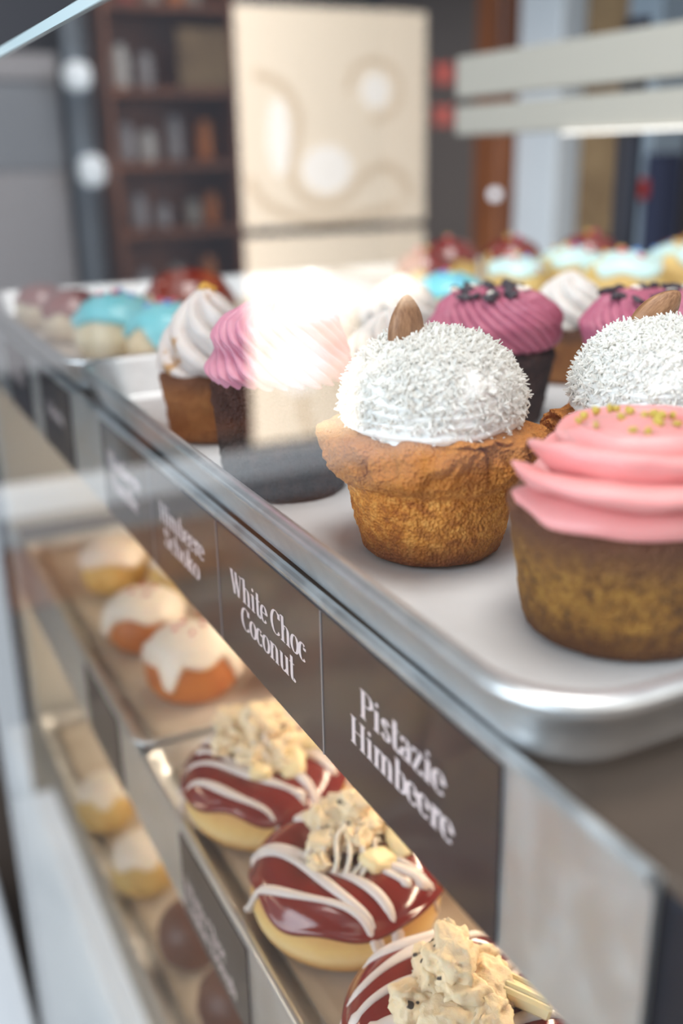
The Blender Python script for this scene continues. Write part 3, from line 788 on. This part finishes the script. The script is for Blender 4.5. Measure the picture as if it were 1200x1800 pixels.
vanilla_cupcake((.2600, .4700, ZT), 3.1, 'white swirled cupcake with golden crumbs between the two purple ones', True)

# ---- buns: dough body with an icing cap
def bun_body(prof, nu=60, nv=90, seed=0, amp=.0012, name='dough', m=None, sq=1.0):
    V, th = lathe(prof, nu, nv)
    rr = np.hypot(V[..., 0], V[..., 1])
    k = amp * fbm(V, 45, seed) * smoothstep(0, .01, rr)
    V[..., 0] *= 1 + k / (rr + 1e-4); V[..., 1] *= 1 + k / (rr + 1e-4)
    return mesh(name, V.reshape(-1, 3), grid_faces(nu, nv), m)
def cap_data(prof, zfun, m, name='icing', off=.0012, nu=46, nv=120, tilt=(0, 0)):
    """icing that follows the body from the top centre down to zfun(theta)"""
    p = interp(prof, 400); top = np.argmax(p[:, 1]); side = p[np.argmax(p[:, 0]):] if p[-1, 0] < 1e-6 else p
    # walk from the top centre outwards and down
    q = p[::-1]; th = np.linspace(0, 2 * PI, nv, endpoint=False)
    d = np.r_[0, np.cumsum(np.linalg.norm(np.diff(q, axis=0), axis=1))]
    tz = np.gradient(q, axis=0); nn = np.stack([-tz[:, 1], tz[:, 0]], 1); nn /= np.linalg.norm(nn, axis=1)[:, None] + 1e-9
    if nn[5, 1] < 0: nn = -nn
    V = np.zeros((nu, nv, 3))
    for j, a in enumerate(th):
        zt_ = zfun(a)
        stop = d[-1]
        outer = np.where((q[:, 1] < zt_) & (np.arange(len(q)) > 3))[0]
        if len(outer): stop = d[outer[0]]
        s = np.linspace(0, 1, nu)
        o = off * np.clip((1 - s) * 14, 0, 1) ** .5; o[-1] = -.0004
        ss = s * stop
        r_ = np.interp(ss, d, q[:, 0]); z_ = np.interp(ss, d, q[:, 1])
        nr = np.interp(ss, d, nn[:, 0]); nz = np.interp(ss, d, nn[:, 1])
        bulge = 1 + .7 * np.exp(-((s - .93) / .05) ** 2)
        V[:, j] = np.stack([(r_ + nr * o * bulge) * math.cos(a), (r_ + nr * o * bulge) * math.sin(a), z_ + nz * o * bulge], -1)
    return mesh(name, V.reshape(-1, 3), grid_faces(nu, nv), m)
def waves(z, amp, seed, n=5):
    r = random.Random(seed); c = [(r.uniform(.4, 1), r.uniform(0, 6.3), k) for k in range(2, 2 + n)]
    return lambda a: z + amp * sum(w * math.sin(k * a + p) for w, p, k in c) / n * 1.6

ball = [(0, 0), (.014, 0), (.021, .0025), (.0255, .010), (.0265, .0180), (.0245, .028), (.0190, .0360), (.0105, .0405), (0, .0420)]
D_pale = bun_body(ball, m=M['paledough'], seed=3)
caps = {'t': [cap_data(ball, waves(.026, .011, s), M['turq'], off=.0018) for s in (1, 2)],
        'm': [cap_data(ball, waves(.031, .010, s), M['mint'], off=.0018) for s in (3, 4)],
        'r': [cap_data(ball, waves(.024, .007, s), M['redglaze'], off=.0014) for s in (5, 6)]}
D_bead = {}
for key, mm in (('pink', M['berry']), ('blue', mat('blue_sugar_bead', (.1, .25, .6), .3)), ('gold', M['caramel'])):
    D_bead[key] = chunk_data('sugar_bead', mm, .0026, .0026, .0022, 3, .1, 8)
def iced_bun(loc, rz, kind, label, sc=1.0, beads=('pink', 'blue'), nb=5, dough=None, tilt=0):
    grp = {'t': 'turquoise iced donuts on the top shelf', 'm': 'mint iced donuts at the back of the top shelf', 'r': 'red-brown glazed donuts at the back of the top shelf'}[kind]
    t = thing('iced_donut', label, 'donut', loc, rz, grp); t.scale = (sc,) * 3
    obj('dough', dough or D_pale, t)
    c = obj('icing', caps[kind][int(rz * 7) % 2], t)
    for k in range(nb):
        a = k * 2.4 + rz; R_ = .004 + .0024 * k
        obj('sugar_bead', D_bead[beads[k % len(beads)]], t, (R_ * math.cos(a), R_ * math.sin(a), .0440 - R_ * R_ * 22), (0, 0, a))
    return t
D_yel = bun_body(ball, m=M['yellowdough'], seed=9)
iced_bun((.0655, .6150, ZT), 1.1, 't', 'turquoise iced donut with pink beads next to the caramel swirl')
iced_bun((.0457, .6620, ZT), 2.3, 't', 'turquoise iced donut with dripping edge and pink beads, second from caramel swirl', 1.05)
iced_bun((.0400, .7640, ZT), .3, 'r', 'pale donut with maroon glaze beyond the turquoise ones', .88, nb=0)
iced_bun((.0320, .8430, ZT), 1.7, 'r', 'farthest pale donut with maroon glaze by the tray rim', .80, nb=0)
iced_bun((.1126, .7144, ZT), 2.6, 'r', 'large pale donut with glossy dark red glaze behind the turquoise ones', 1.22, nb=0)
J = [((.286, .640), 't', 'turquoise and gold topped donut seen above the purple swirls', 1.05), ((.392, .704), 'm', 'mint iced sprinkled donut in back row, left of its mint neighbours', 1.05),
     ((.4512, .7086), 'm', 'mint iced sprinkled donut in middle of the back row', 1.15), ((.4270, .6140), 'm', 'big mint iced sprinkled donut near the right frame edge', 1.25),
     ((.510, .640), 'm', 'mint iced donut with golden dough cut by the right frame edge', 1.25),
     ((.4336, .8713), 'r', 'red glazed donut, first of the far red row', 1.1), ((.4887, .8437), 'r', 'red glazed donut, second of the far red row', 1.1),
     ((.5633, .8198), 'r', 'red glazed donut behind the middle mint one', 1.15), ((.380, .830), 'r', 'red glazed donut at the bleached edge of the far row', 1.0), ((.600, .730), 'r', 'red glazed donut at the right end of far row', 1.1)]
for (xy, kd, lab, sc) in J:
    iced_bun((*xy, ZT), xy[0] * 9, kd, lab, sc, beads=('gold', 'pink', 'blue'), nb=9 if kd != 'r' else 2, dough=D_yel)

# ---- glazed ring donuts of the middle shelf
RO, RI, HH = .0425, .0045, .0355
def ring_profile(phi):            # phi 0 = inside equator, pi/2 = top, pi = outside equator
    Rc, a, b = (RO + RI) / 2, (RO - RI) / 2, HH / 2
    c, s = np.cos(phi), np.sin(phi)
    e = .82
    return Rc - a * np.sign(c) * np.abs(c) ** e, b + b * np.sign(s) * np.abs(s) ** e
nu, nv = 72, 140
ph = np.linspace(0, 2 * PI, nu, endpoint=False); thv = np.linspace(0, 2 * PI, nv, endpoint=False)
r_, z_ = ring_profile(ph)
V = np.stack([r_[:, None] * np.cos(thv), r_[:, None] * np.sin(thv), np.repeat(z_[:, None], nv, 1)], -1)
V[..., :2] *= (1 + .012 * fbm(V, 30, 3))[..., None]
F = [(i * nv + j, i * nv + (j + 1) % nv, ((i + 1) % nu) * nv + (j + 1) % nv, ((i + 1) % nu) * nv + j) for i in range(nu) for j in range(nv)]
D_ring = mesh('dough', V.reshape(-1, 3), F, M['dough'])
def ring_glaze(seed):
    e = waves(PI - .22, .30, seed, 7); nu2 = 60; off = .0013
    V = np.zeros((nu2, nv, 3))
    for j, a in enumerate(thv):
        s = np.linspace(0, 1, nu2); p = .35 + (e(a) - .35) * s
        rr, zz = ring_profile(p); r2, z2 = ring_profile(p + .01); r1, z1 = ring_profile(p - .01)
        tx, tz = r2 - r1, z2 - z1; ln = np.hypot(tx, tz) + 1e-9; nx, nz = -tz / ln, tx / ln
        nx, nz = np.where(nx * (rr - (RO + RI) / 2) + nz * (zz - HH / 2) < 0, -nx, nx), np.where(nx * (rr - (RO + RI) / 2) + nz * (zz - HH / 2) < 0, -nz, nz)
        o = off * np.clip(np.minimum(1 - s, s) * 16, 0, 1) ** .5 * (1 + .9 * np.exp(-((s - .95) / .035) ** 2)); o[0] = -.0004; o[-1] = -.0005
        V[:, j] = np.stack([(rr + nx * o) * math.cos(a), (rr + nx * o) * math.sin(a), zz + nz * o], -1)
    return mesh('glaze', V.reshape(-1, 3), grid_faces(nu2, nv), M['glaze'])
def ring_z(x, y):
    r = math.hypot(x, y); Rc, a, b = (RO + RI) / 2, (RO - RI) / 2, HH / 2
    u = min(abs(r - Rc) / a, .999)
    return b + b * (1 - u ** (2 / .82)) ** (.41) + .0016
def ring_drizzle(seed, ang, count=8, wid=.0021, span=.040):
    """zigzag of thin icing thrown across the ring"""
    r = random.Random(seed); mb = MB(); ca, sa = math.cos(ang), math.sin(ang)
    for k in range(count):
        off = -.036 + .072 * (k + .5) / count + r.uniform(-.003, .003); sl = r.uniform(-.22, .22); ph0 = r.uniform(0, 6)
        l0, l1 = -r.uniform(.75, 1.0), r.uniform(.75, 1.0)
        P = []
        for s in np.linspace(l0, l1, 46):
            u = s * .044; v = off + sl * u + .0022 * math.sin(s * 4 + ph0)
            x, y = u * ca - v * sa, u * sa + v * ca; rr = math.hypot(x, y)
            if rr > RO - .0006:
                f = (RO + .0012) / rr; drop = (rr - RO) * 1.3; x *= f; y *= f; z = HH * .52 - drop
                if drop > .010: continue
            else: z = ring_z(x, y)
            if rr < RI + .004: z = min(z, HH * .9)
            P.append((x, y, z))
        if len(P) < 8: continue
        P = np.array(P)
        for _ in range(3): P[1:-1] = (P[:-2] + 2 * P[1:-1] + P[2:]) / 4
        w = wid * (1 + .25 * np.sin(np.linspace(0, 9, len(P)) + ph0)); w[:3] *= (.5, 1.3, 1.5); w[-3:] *= (1.5, 1.3, .5)
        mb.tube(P, w, 10, flat=.7)
    return mb
chunks = [chunk_data('cookie_dough_chunk', M['cookie'], *s, 200 + i, .62, 26) for i, s in enumerate([(.010, .008, .0065), (.008, .0065, .0055), (.0065, .0055, .005), (.011, .007, .006)])]
D_chip = chunk_data('white_chocolate_chip', M['whitechoc'], .0075, .006, .0034, 300, .25, 14)
def ring_donut(loc, rz, label, seed, pieces, chips, drz):
    t = thing('chocolate_glazed_donut', label, 'donut', loc, rz, 'chocolate glazed donuts on the middle shelf')
    obj('dough', D_ring, t); obj('glaze', ring_glaze(seed), t)
    ring_drizzle(seed, drz).build('drizzle', M['drizzle'], t, True)
    mb = MB(); r = random.Random(seed + 5)
    for i, (x, y, dz, k, s) in enumerate(pieces):
        z = ring_z(x, y) + .0035 * s + dz
        if math.hypot(x, y) < .012: z = HH + .003 + dz
        c = obj('cookie_dough_chunk', chunks[k], t, (x, y, z), (r.uniform(-.4, .4), r.uniform(-.4, .4), r.uniform(0, 6))); c.scale = (s, s, s)
    for (x, y, a, s) in chips:
        c = obj('white_chocolate_chip', D_chip, t, (x, y, ring_z(x, y) + .002), (r.uniform(-.3, .3), r.uniform(-.3, .3), a)); c.scale = (s, s, s)
    # a few thin threads over the crumble
    th_ = MB()
    for k in range(7):
        y0 = -.014 + k * .0045; P = []
        for s in np.linspace(-1, 1, 24):
            x = s * .018; y = y0 + .002 * math.sin(s * 5 + k)
            P.append((x * math.cos(.7) - y * math.sin(.7), x * math.sin(.7) + y * math.cos(.7), HH + .0120 - .010 * abs(s) ** 2.2 - .006 * (abs(y0) / .014) + .0012 * math.sin(k * 3 + s * 8)))
        th_.tube(P, .0011, 8)
    th_.build('crumble_drizzle', M['icing'], t, True)
    return t
ring_donut((.0450, .3372, ZB + .0023), 0, 'chocolate glazed donut with crumble heap, whole and centred in the tray', 11,
    [(.002, .014, .002, 0, 1.0), (.014, .006, .003, 3, 1.0), (-.008, .004, .002, 1, 1.0), (.004, -.002, .004, 2, 1.1), (.020, .016, .001, 0, .9), (.008, .022, .001, 1, 1.1), (-.004, .020, .001, 2, 1.0), (.010, .012, .010, 1, 1.0), (-.016, -.006, 0, 2, .8), (.024, .002, 0, 2, .9)],
    [(.008, -.015, .3, 1.1), (.022, -.010, 1.4, 1.0)], -1.0)
ring_donut((.0430, .4260, ZB + .0023), 1.0, 'chocolate glazed donut farthest up the tray, half under the rail', 21,
    [(.002, .010, .002, 0, 1.1), (.014, .0, .003, 3, 1.1), (-.010, .004, .002, 1, 1.0), (.004, -.010, .002, 3, 1.0), (.020, .014, .001, 0, 1.1), (.0, .020, .001, 1, 1.1), (.006, .004, .012, 0, 1.0), (.028, .004, .002, 1, 1.2), (.018, .022, .004, 0, .9), (-.012, -.010, 0, 2, 1.1)],
    [(-.012, -.016, .3, 1.2), (.010, -.024, 1.9, 1.3), (-.020, -.002, 0, 1.0)], -2.0)
d3 = ring_donut((.0450, .2440, ZB + .0023), 2.2, 'nearest glazed donut with tall cookie dough peak, cut by bottom frame edge', 31,
    [(.0, .008, .004, 0, 1.2), (.010, .0, .004, 3, 1.2), (-.010, .0, .003, 0, 1.1), (.0, -.010, .003, 3, 1.1), (.004, .0, .014, 0, 1.1), (-.014, .012, .001, 1, 1.2), (.012, .016, .001, 1, 1.2), (-.004, .018, .002, 0, 1.0)],
    [], 1.1)
pk = chunk_data('cookie_dough_chunk', M['cookie'], .0050, .0042, .0120, 260, .4, 18)
obj('cookie_dough_chunk', pk, d3, (.0057, -.0051, HH + .0120), (.25, .35, 0))
mb = MB(); mb.box(-.014, .014, -.0068, .0068, -.0030, .0025, .0012)
for k in (-1, 1): mb.box(-.0125, .0125, k * .0030 - .0014, k * .0030 + .0014, .0015, .0036, .0009)
mb.build('white_chocolate_bar', M['whitechoc'], d3).location = (-.0185, -.0065, HH + .0060)
d3.children[-1].rotation_euler = (-.25, .22, 3.25)
# neighbours mostly hidden by the rail
for i, (x, y, lab) in enumerate([(.140, .352, 'glazed donut behind the centred one, glimpsed below the rail'), (.137, .445, 'glazed donut behind the farthest one, glimpsed below the rail'), (.148, .262, 'glazed donut behind the nearest one, glimpsed below the rail')]):
    t = thing('chocolate_glazed_donut', lab, 'donut', (x, y, ZB + .0023), i, 'chocolate glazed donuts on the middle shelf')
    obj('dough', D_ring, t); obj('glaze', ring_glaze(50 + i), t); ring_drizzle(50 + i, i).build('drizzle', M['drizzle'], t, True)

# ---- orange cream-topped buns
ob = [(0, 0), (.016, 0), (.0245, .003), (.0295, .011), (.0305, .0200), (.0280, .0300), (.0215, .0385), (.0120, .0425), (0, .0440)]
D_ob = bun_body(ob, m=M['orangedough'], seed=12)
def star(z, amp, n, p):
    return lambda a: z - amp * max(0, math.cos(n * a + p)) ** 3 + .002 * math.sin(5 * a + p)
oc_caps = [cap_data(ob, star(.030, .018, 4, 2.1), M['icing'], off=.0022), cap_data(ob, star(.030, .015, 3, .6), M['icing'], off=.0022)]
def orange_bun(loc, rz, k, label, sc=1.0):
    t = thing('cream_topped_bun', label, 'bun', loc, rz, 'orange buns with dripping cream icing'); t.scale = (sc,) * 3
    obj('dough', D_ob, t); obj('icing', oc_caps[k], t)
    for i in range(4): obj('berry_crumb', D_bead['pink'], t, (.009 * math.cos(i * 1.7), .009 * math.sin(i * 1.7), .0455), (0, i, 0)).scale = (.7, .7, .5)
    return t
orange_bun((.0512, .5700, ZB + .0023), 2.9, 0, 'orange bun with star of dripping cream, nearest of the cream-topped buns')
orange_bun((.0440, .6500, ZB + .0023), 1.3, 1, 'orange bun with white cream streak, second of the cream-topped buns', .92)
orange_bun((.1080, .6350, ZB + .0023), .3, 0, 'cream covered bun behind the two orange ones', .95)
orange_bun((.1200, .5550, ZB + .0023), 4.3, 1, 'cream covered bun mostly hidden under the Schoko card', .95)
D_cap_y = cap_data(ball, waves(.026, .006, 31), M['icing'], off=.0018)
for i, (x, y, lab) in enumerate([(.095, .720, 'yellow bun, nearest of the far yellow ones on the middle tray'), (.050, .760, 'far yellow bun close to the middle rail'), (.105, .800, 'farthest yellow bun on the middle tray')]):
    t = thing('yellow_bun', lab, 'bun', (x, y, ZB + .0023), i, 'yellow buns on the middle shelf'); obj('dough', D_yel, t); obj('icing', D_cap_y, t)

# ---- dough balls of the lowest shelf
sph = [(0, 0), (.010, .0005), (.018, .004), (.0240, .012), (.0255, .0210), (.0240, .031), (.0180, .0395), (.0100, .0440), (0, .0455)]
D_ys = bun_body(sph, m=M['yellowdough'], seed=15); D_cs = bun_body(sph, m=M['chocoball'], seed=16)
D_yc = cap_data(sph, waves(.033, .006, 8), M['icing'], off=.0015)
for i, (x, y, kd, lab) in enumerate([(.0191, .7391, 0, 'yellow dough ball with white cap, farther of the two by the shelf edge'), (.0253, .6474, 0, 'yellow dough ball with white cap, nearer of the two by the shelf edge'),
        (.0350, .5600, 1, 'dark chocolate ball behind the middle rail card'), (.0400, .4900, 1, 'dark chocolate ball at the bottom frame edge'), (.085, .600, 1, 'chocolate ball hidden farther in on lowest shelf'), (.080, .690, 0, 'yellow dough ball farther in on lowest shelf')]):
    t = thing('dough_ball', lab, 'pastry', (x, y, ZC + .0023), i * 1.3, 'yellow dough balls on the lowest shelf' if kd == 0 else 'chocolate balls on the lowest shelf')
    obj('dough', D_cs if kd else D_ys, t)
    if not kd: obj('icing', D_yc, t)

# ------------------------------------------------------------------ far side of the case: two cream boards and a lit strip
t = thing('rear_case_rail', 'pair of pale cream boards running along the back of the case', 'rail', (.675, .9, 0))
MB().box(-.008, .008, -.95, .33, .150, .186, .002).build('lower_board', M['cream'], t)
MB().box(-.008, .008, -.95, .33, .196, .246, .002).build('upper_board', M['cream'], t)
MB().box(-.012, -.004, -.85, .10, .1462, .1488, .0005).build('light_strip', M['ledline'], t)
MB().box(.0085, .022, -.95, -.92, -.0595, .26, .002).build('upright', M['whitepaint'], t)
MB().box(.0085, .022, .0, .03, -.0595, .26, .002).build('upright', M['darksteel'], t)
def bulb(loc, r, m, label, name='small_bulb'):
    o = obj(name, chunk_data(name, m, r, r, r, 1, 0.0, 12), None, loc); tag(o, label, 'light'); return o
bulb((.650, .725, .1400), .0022, M['spot'], 'tiny bright bulb under the cream boards')

# back-bar wall elements (seen blurred, upper right)
def blk(name, x0, x1, y0, y1, z0, z1, m, label, cat, b=.004, extra=None):
    o = MB().box(x0 - (x0 + x1) / 2, x1 - (x0 + x1) / 2, y0 - (y0 + y1) / 2, y1 - (y0 + y1) / 2, 0, z1 - z0, b).build(name, m)
    o.location = ((x0 + x1) / 2, (y0 + y1) / 2, z0); tag(o, label, cat); return o
blk('column', 1.46, 1.60, 2.035, 2.195, -1.1, 1.74, M['whitepaint'], 'white column standing before the back-bar wall', 'column')
blk('wooden_board', 1.50, 1.56, 1.835, 2.000, -1.1, .95, M['gold'], 'tall golden-brown board leaning beside the white column', 'board')
blk('dark_cupboard', 1.42, 1.60, 2.21, 2.32, -1.1, 1.3, M['wood'], 'narrow dark brown cupboard left of the white column', 'cupboard')
blk('pale_blue_panel', 1.46, 1.56, 1.720, 1.815, -1.1, 1.2, M['bluegrey'], 'blue-grey upright panel right of the golden board', 'panel')
blk('apron', 1.44, 1.50, 1.660, 1.712, -.2, .12, M['navy'], 'dark navy apron hanging at the right frame edge', 'apron')
blk('tin', 1.40, 1.44, 1.690, 1.712, .03, .07, M['red'], 'small red tin by the hanging navy apron', 'tin')
blk('white_post', .86, .885, .86, .885, -1.1, .30, M['whitepaint'], 'thin white post near the right frame edge', 'post')
blk('beam', 1.0, 1.6, 1.0, 2.9, .62, .74, M['darksteel'], 'dark ceiling beam high above the rear counter', 'beam')
rc = thing('rear_counter', 'low grey work counter behind the display case', 'counter', (1.25, 1.2, -1.1))
MB().box(-.22, .14, -.9, 1.6, 0, .86, .005).build('body', M['greypaint'], rc); MB().box(-.24, .15, -.92, 1.62, .861, .895, .005).build('worktop', M['steel'], rc)
bulb((1.38, 2.16, .03), .012, M['spotdim'], 'dim round reflection lamp left of the dark cupboard')

# ------------------------------------------------------------------ the customer side, seen mirrored in the front glass
YS = 3.0
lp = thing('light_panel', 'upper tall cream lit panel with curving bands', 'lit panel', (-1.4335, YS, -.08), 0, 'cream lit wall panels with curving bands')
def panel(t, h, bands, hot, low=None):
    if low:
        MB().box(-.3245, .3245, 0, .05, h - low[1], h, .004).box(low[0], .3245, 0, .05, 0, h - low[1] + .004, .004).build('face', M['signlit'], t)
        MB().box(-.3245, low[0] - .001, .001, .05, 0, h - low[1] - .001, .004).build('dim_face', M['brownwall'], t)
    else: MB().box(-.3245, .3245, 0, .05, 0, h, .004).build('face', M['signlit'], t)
    mb = MB(); mb.box(-.345, -.3255, -.005, .06, -.01, h + .01); mb.box(.3255, .345, -.005, .06, -.01, h + .01)
    mb.box(-.3255, .3255, -.005, .06, -.0125, -.0005); mb.box(-.3255, .3255, -.005, .06, h + .0005, h + .0125)
    mb.build('frame', M['darksteel'], t)
    for P, r in bands:
        P = np.array(P, float); n = 60
        Q = np.vstack([2 * P[0] - P[1], P, 2 * P[-1] - P[-2]]); out = []
        for i in range(1, len(Q) - 2):
            for s in np.linspace(0, 1, 12, endpoint=False):
                a, b, c, d = Q[i - 1:i + 3]
                out.append(.5 * ((2 * b) + (-a + c) * s + (2 * a - 5 * b + 4 * c - d) * s * s + (-a + 3 * b - 3 * c + d) * s ** 3))
        out = np.array(out); P3 = np.stack([out[:, 0], np.full(len(out), -.001), out[:, 1]], -1)
        MB().tube(P3, r, 8, flat=.12, up=(0, 1, 0)).build('curving_band', M['signband'], t, True)
    for (x, z, rx, rz_) in hot:
        a = np.linspace(0, 2 * PI, 40, endpoint=False)
        V = [(x + rx * math.cos(q), -.0035, z + rz_ * math.sin(q)) for q in a] + [(x + rx * math.cos(q), .001, z + rz_ * math.sin(q)) for q in a]
        F = [tuple(range(40)), tuple(range(79, 39, -1))] + [(i, (i + 1) % 40, 40 + (i + 1) % 40, 40 + i) for i in range(40)]
        mk('bright_field', V, F, M['signhot'], t, False)
# panel coordinates: x runs opposite to the mirrored picture
def pp(px, py, y0=390., sx=.649 / 338., x0=577.): return (-(px - x0) * sx, (y0 - py) * (.6215 / 382.))
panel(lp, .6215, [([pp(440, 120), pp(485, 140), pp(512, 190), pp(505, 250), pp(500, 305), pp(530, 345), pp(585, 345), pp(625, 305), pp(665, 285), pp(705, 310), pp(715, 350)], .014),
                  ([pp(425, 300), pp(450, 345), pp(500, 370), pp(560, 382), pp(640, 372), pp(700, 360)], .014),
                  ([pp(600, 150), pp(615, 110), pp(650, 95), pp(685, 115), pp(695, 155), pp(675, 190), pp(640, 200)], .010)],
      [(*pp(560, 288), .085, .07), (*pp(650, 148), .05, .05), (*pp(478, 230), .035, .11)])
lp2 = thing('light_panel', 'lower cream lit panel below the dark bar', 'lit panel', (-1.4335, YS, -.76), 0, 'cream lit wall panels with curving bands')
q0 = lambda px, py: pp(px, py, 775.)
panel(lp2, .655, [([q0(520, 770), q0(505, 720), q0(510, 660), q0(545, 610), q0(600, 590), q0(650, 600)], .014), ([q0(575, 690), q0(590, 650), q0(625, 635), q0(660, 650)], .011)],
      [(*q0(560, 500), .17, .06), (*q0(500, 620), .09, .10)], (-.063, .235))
t = thing('window_bench', 'long grey bench running under the lit panels', 'bench', (-1.1, YS - .2, -1.1))
MB().box(-.95, .95, -.01, .02, .205, .300, .004).build('front_board', M['greypaint'], t)
MB().box(-.95, .95, -.01, .17, .3005, .320, .004).build('seat', M['greypaint'], t)
MB().box(-.93, .93, .021, .165, 0, .204, .004).build('base', M['wood'], t)
t = thing('shelving_unit', 'dark brown wooden shelving unit beside the lit panels', 'shelving', (-.885, YS, -.70))
MB().box(-.185, -.17, -.12, .10, 0, 1.6).build('side_board', M['wood'], t); MB().box(.17, .185, -.12, .10, 0, 1.6).build('side_board', M['wood'], t)
MB().box(-.17, .17, .085, .10, 0, 1.6).build('back_board', M['wood'], t)
for z in (.02, .42, .62, .80, .99, 1.20, 1.5): MB().box(-.1695, .1695, -.12, .0845, z, z + .018).build('shelf_board', M['wood'], t)
MB().box(-.168, -.02, -.118, -.105, 1.01, 1.16).build('door', M['gold'], t)
jb = [(-.12, .6385, .10, 'amber'), (-.06, .6385, .08, 'cream'), (.03, .6385, .07, 'jar'), (.10, .6385, .10, 'jar'), (-.11, .8185, .12, 'amber'), (-.02, .8185, .13, 'jar'), (.06, .8185, .09, 'panelwhite'), (.12, .8185, .11, 'jar'),
      (-.10, 1.2185, .08, 'cream'), (-.05, 1.2185, .10, 'amber'), (.02, 1.2185, .09, 'cream'), (.09, 1.2185, .07, 'red'), (.05, 1.0085, .10, 'jar'), (.12, 1.0085, .12, 'panelwhite'), (-.1, .4385, .12, 'amber'), (.0, .4385, .10, 'cream'), (.1, .4385, .09, 'jar')]
nm = {'amber': 'amber glass jar', 'cream': 'cream jar', 'jar': 'grey jar', 'panelwhite': 'white jar', 'red': 'red jar'}
lv = {.6385: 'third', .8185: 'fourth', 1.2185: 'sixth', 1.0085: 'fifth', .4385: 'second'}
cnt = {}
D_j = {}
for (x, z, h, mm) in jb:
    cnt[(z, mm)] = cnt.get((z, mm), 0) + 1
    u = {1: '', 2: ', second of its row'}[cnt[(z, mm)]]
    t = thing('jar', '%s on the %s board of the brown shelving%s' % (nm[mm], lv[z], u), 'jar', (-.885 + x, YS - .03, -.70 + z), 0, 'jars on the brown shelving')
    pr = [(0, 0), (.022, 0), (.024, .003), (.024, h * .75), (.016, h * .88), (.016, h * .93)]
    Vj, _ = lathe(pr, 16, 20); mk('body', Vj.reshape(-1, 3), grid_faces(16, 20), M[mm], t)
    Vj, _ = lathe([(0, h * .93), (.018, h * .93), (.018, h), (0, h)], 10, 20); mk('lid', Vj.reshape(-1, 3), grid_faces(10, 20), M['darksteel'], t)
t = thing('lamp_post', 'grey upright post carrying two glowing globes', 'lamp', (-.655, YS, -1.1))
MB().box(-.032, .032, -.01, .05, 0, 2.6, .003).build('post', M['bluegrey'], t)
obj('globe', chunk_data('globe', M['lampglow'], .036, .036, .036, 1, 0, 16), t, (.012, -.047, 1.44)); obj('globe', chunk_data('globe', M['lampglow'], .036, .036, .042, 1, 0, 16), t, (-.004, -.047, 1.20))
blk('radiator_screen', -.605, -.20, YS + .02, YS + .05, -.45, .10, M['jar'], 'light grey screen left of the globe post', 'screen')
blk('grey_board', -.605, -.20, YS + .02, YS + .05, .102, .33, M['greypaint'], 'mid grey board above the light screen', 'board')
blk('pale_board', -.605, -.20, YS + .01, YS + .04, .332, .40, M['jar'], 'narrow pale board above the mid grey one', 'board')
for z, lab in ((.335, 'upper small red sign beside the lit panel'), (.210, 'lower small red sign beside the lit panel')):
    blk('red_sign', -1.845, -1.785, YS - .03, YS, z, z + .060, M['redsign'], lab, 'sign')
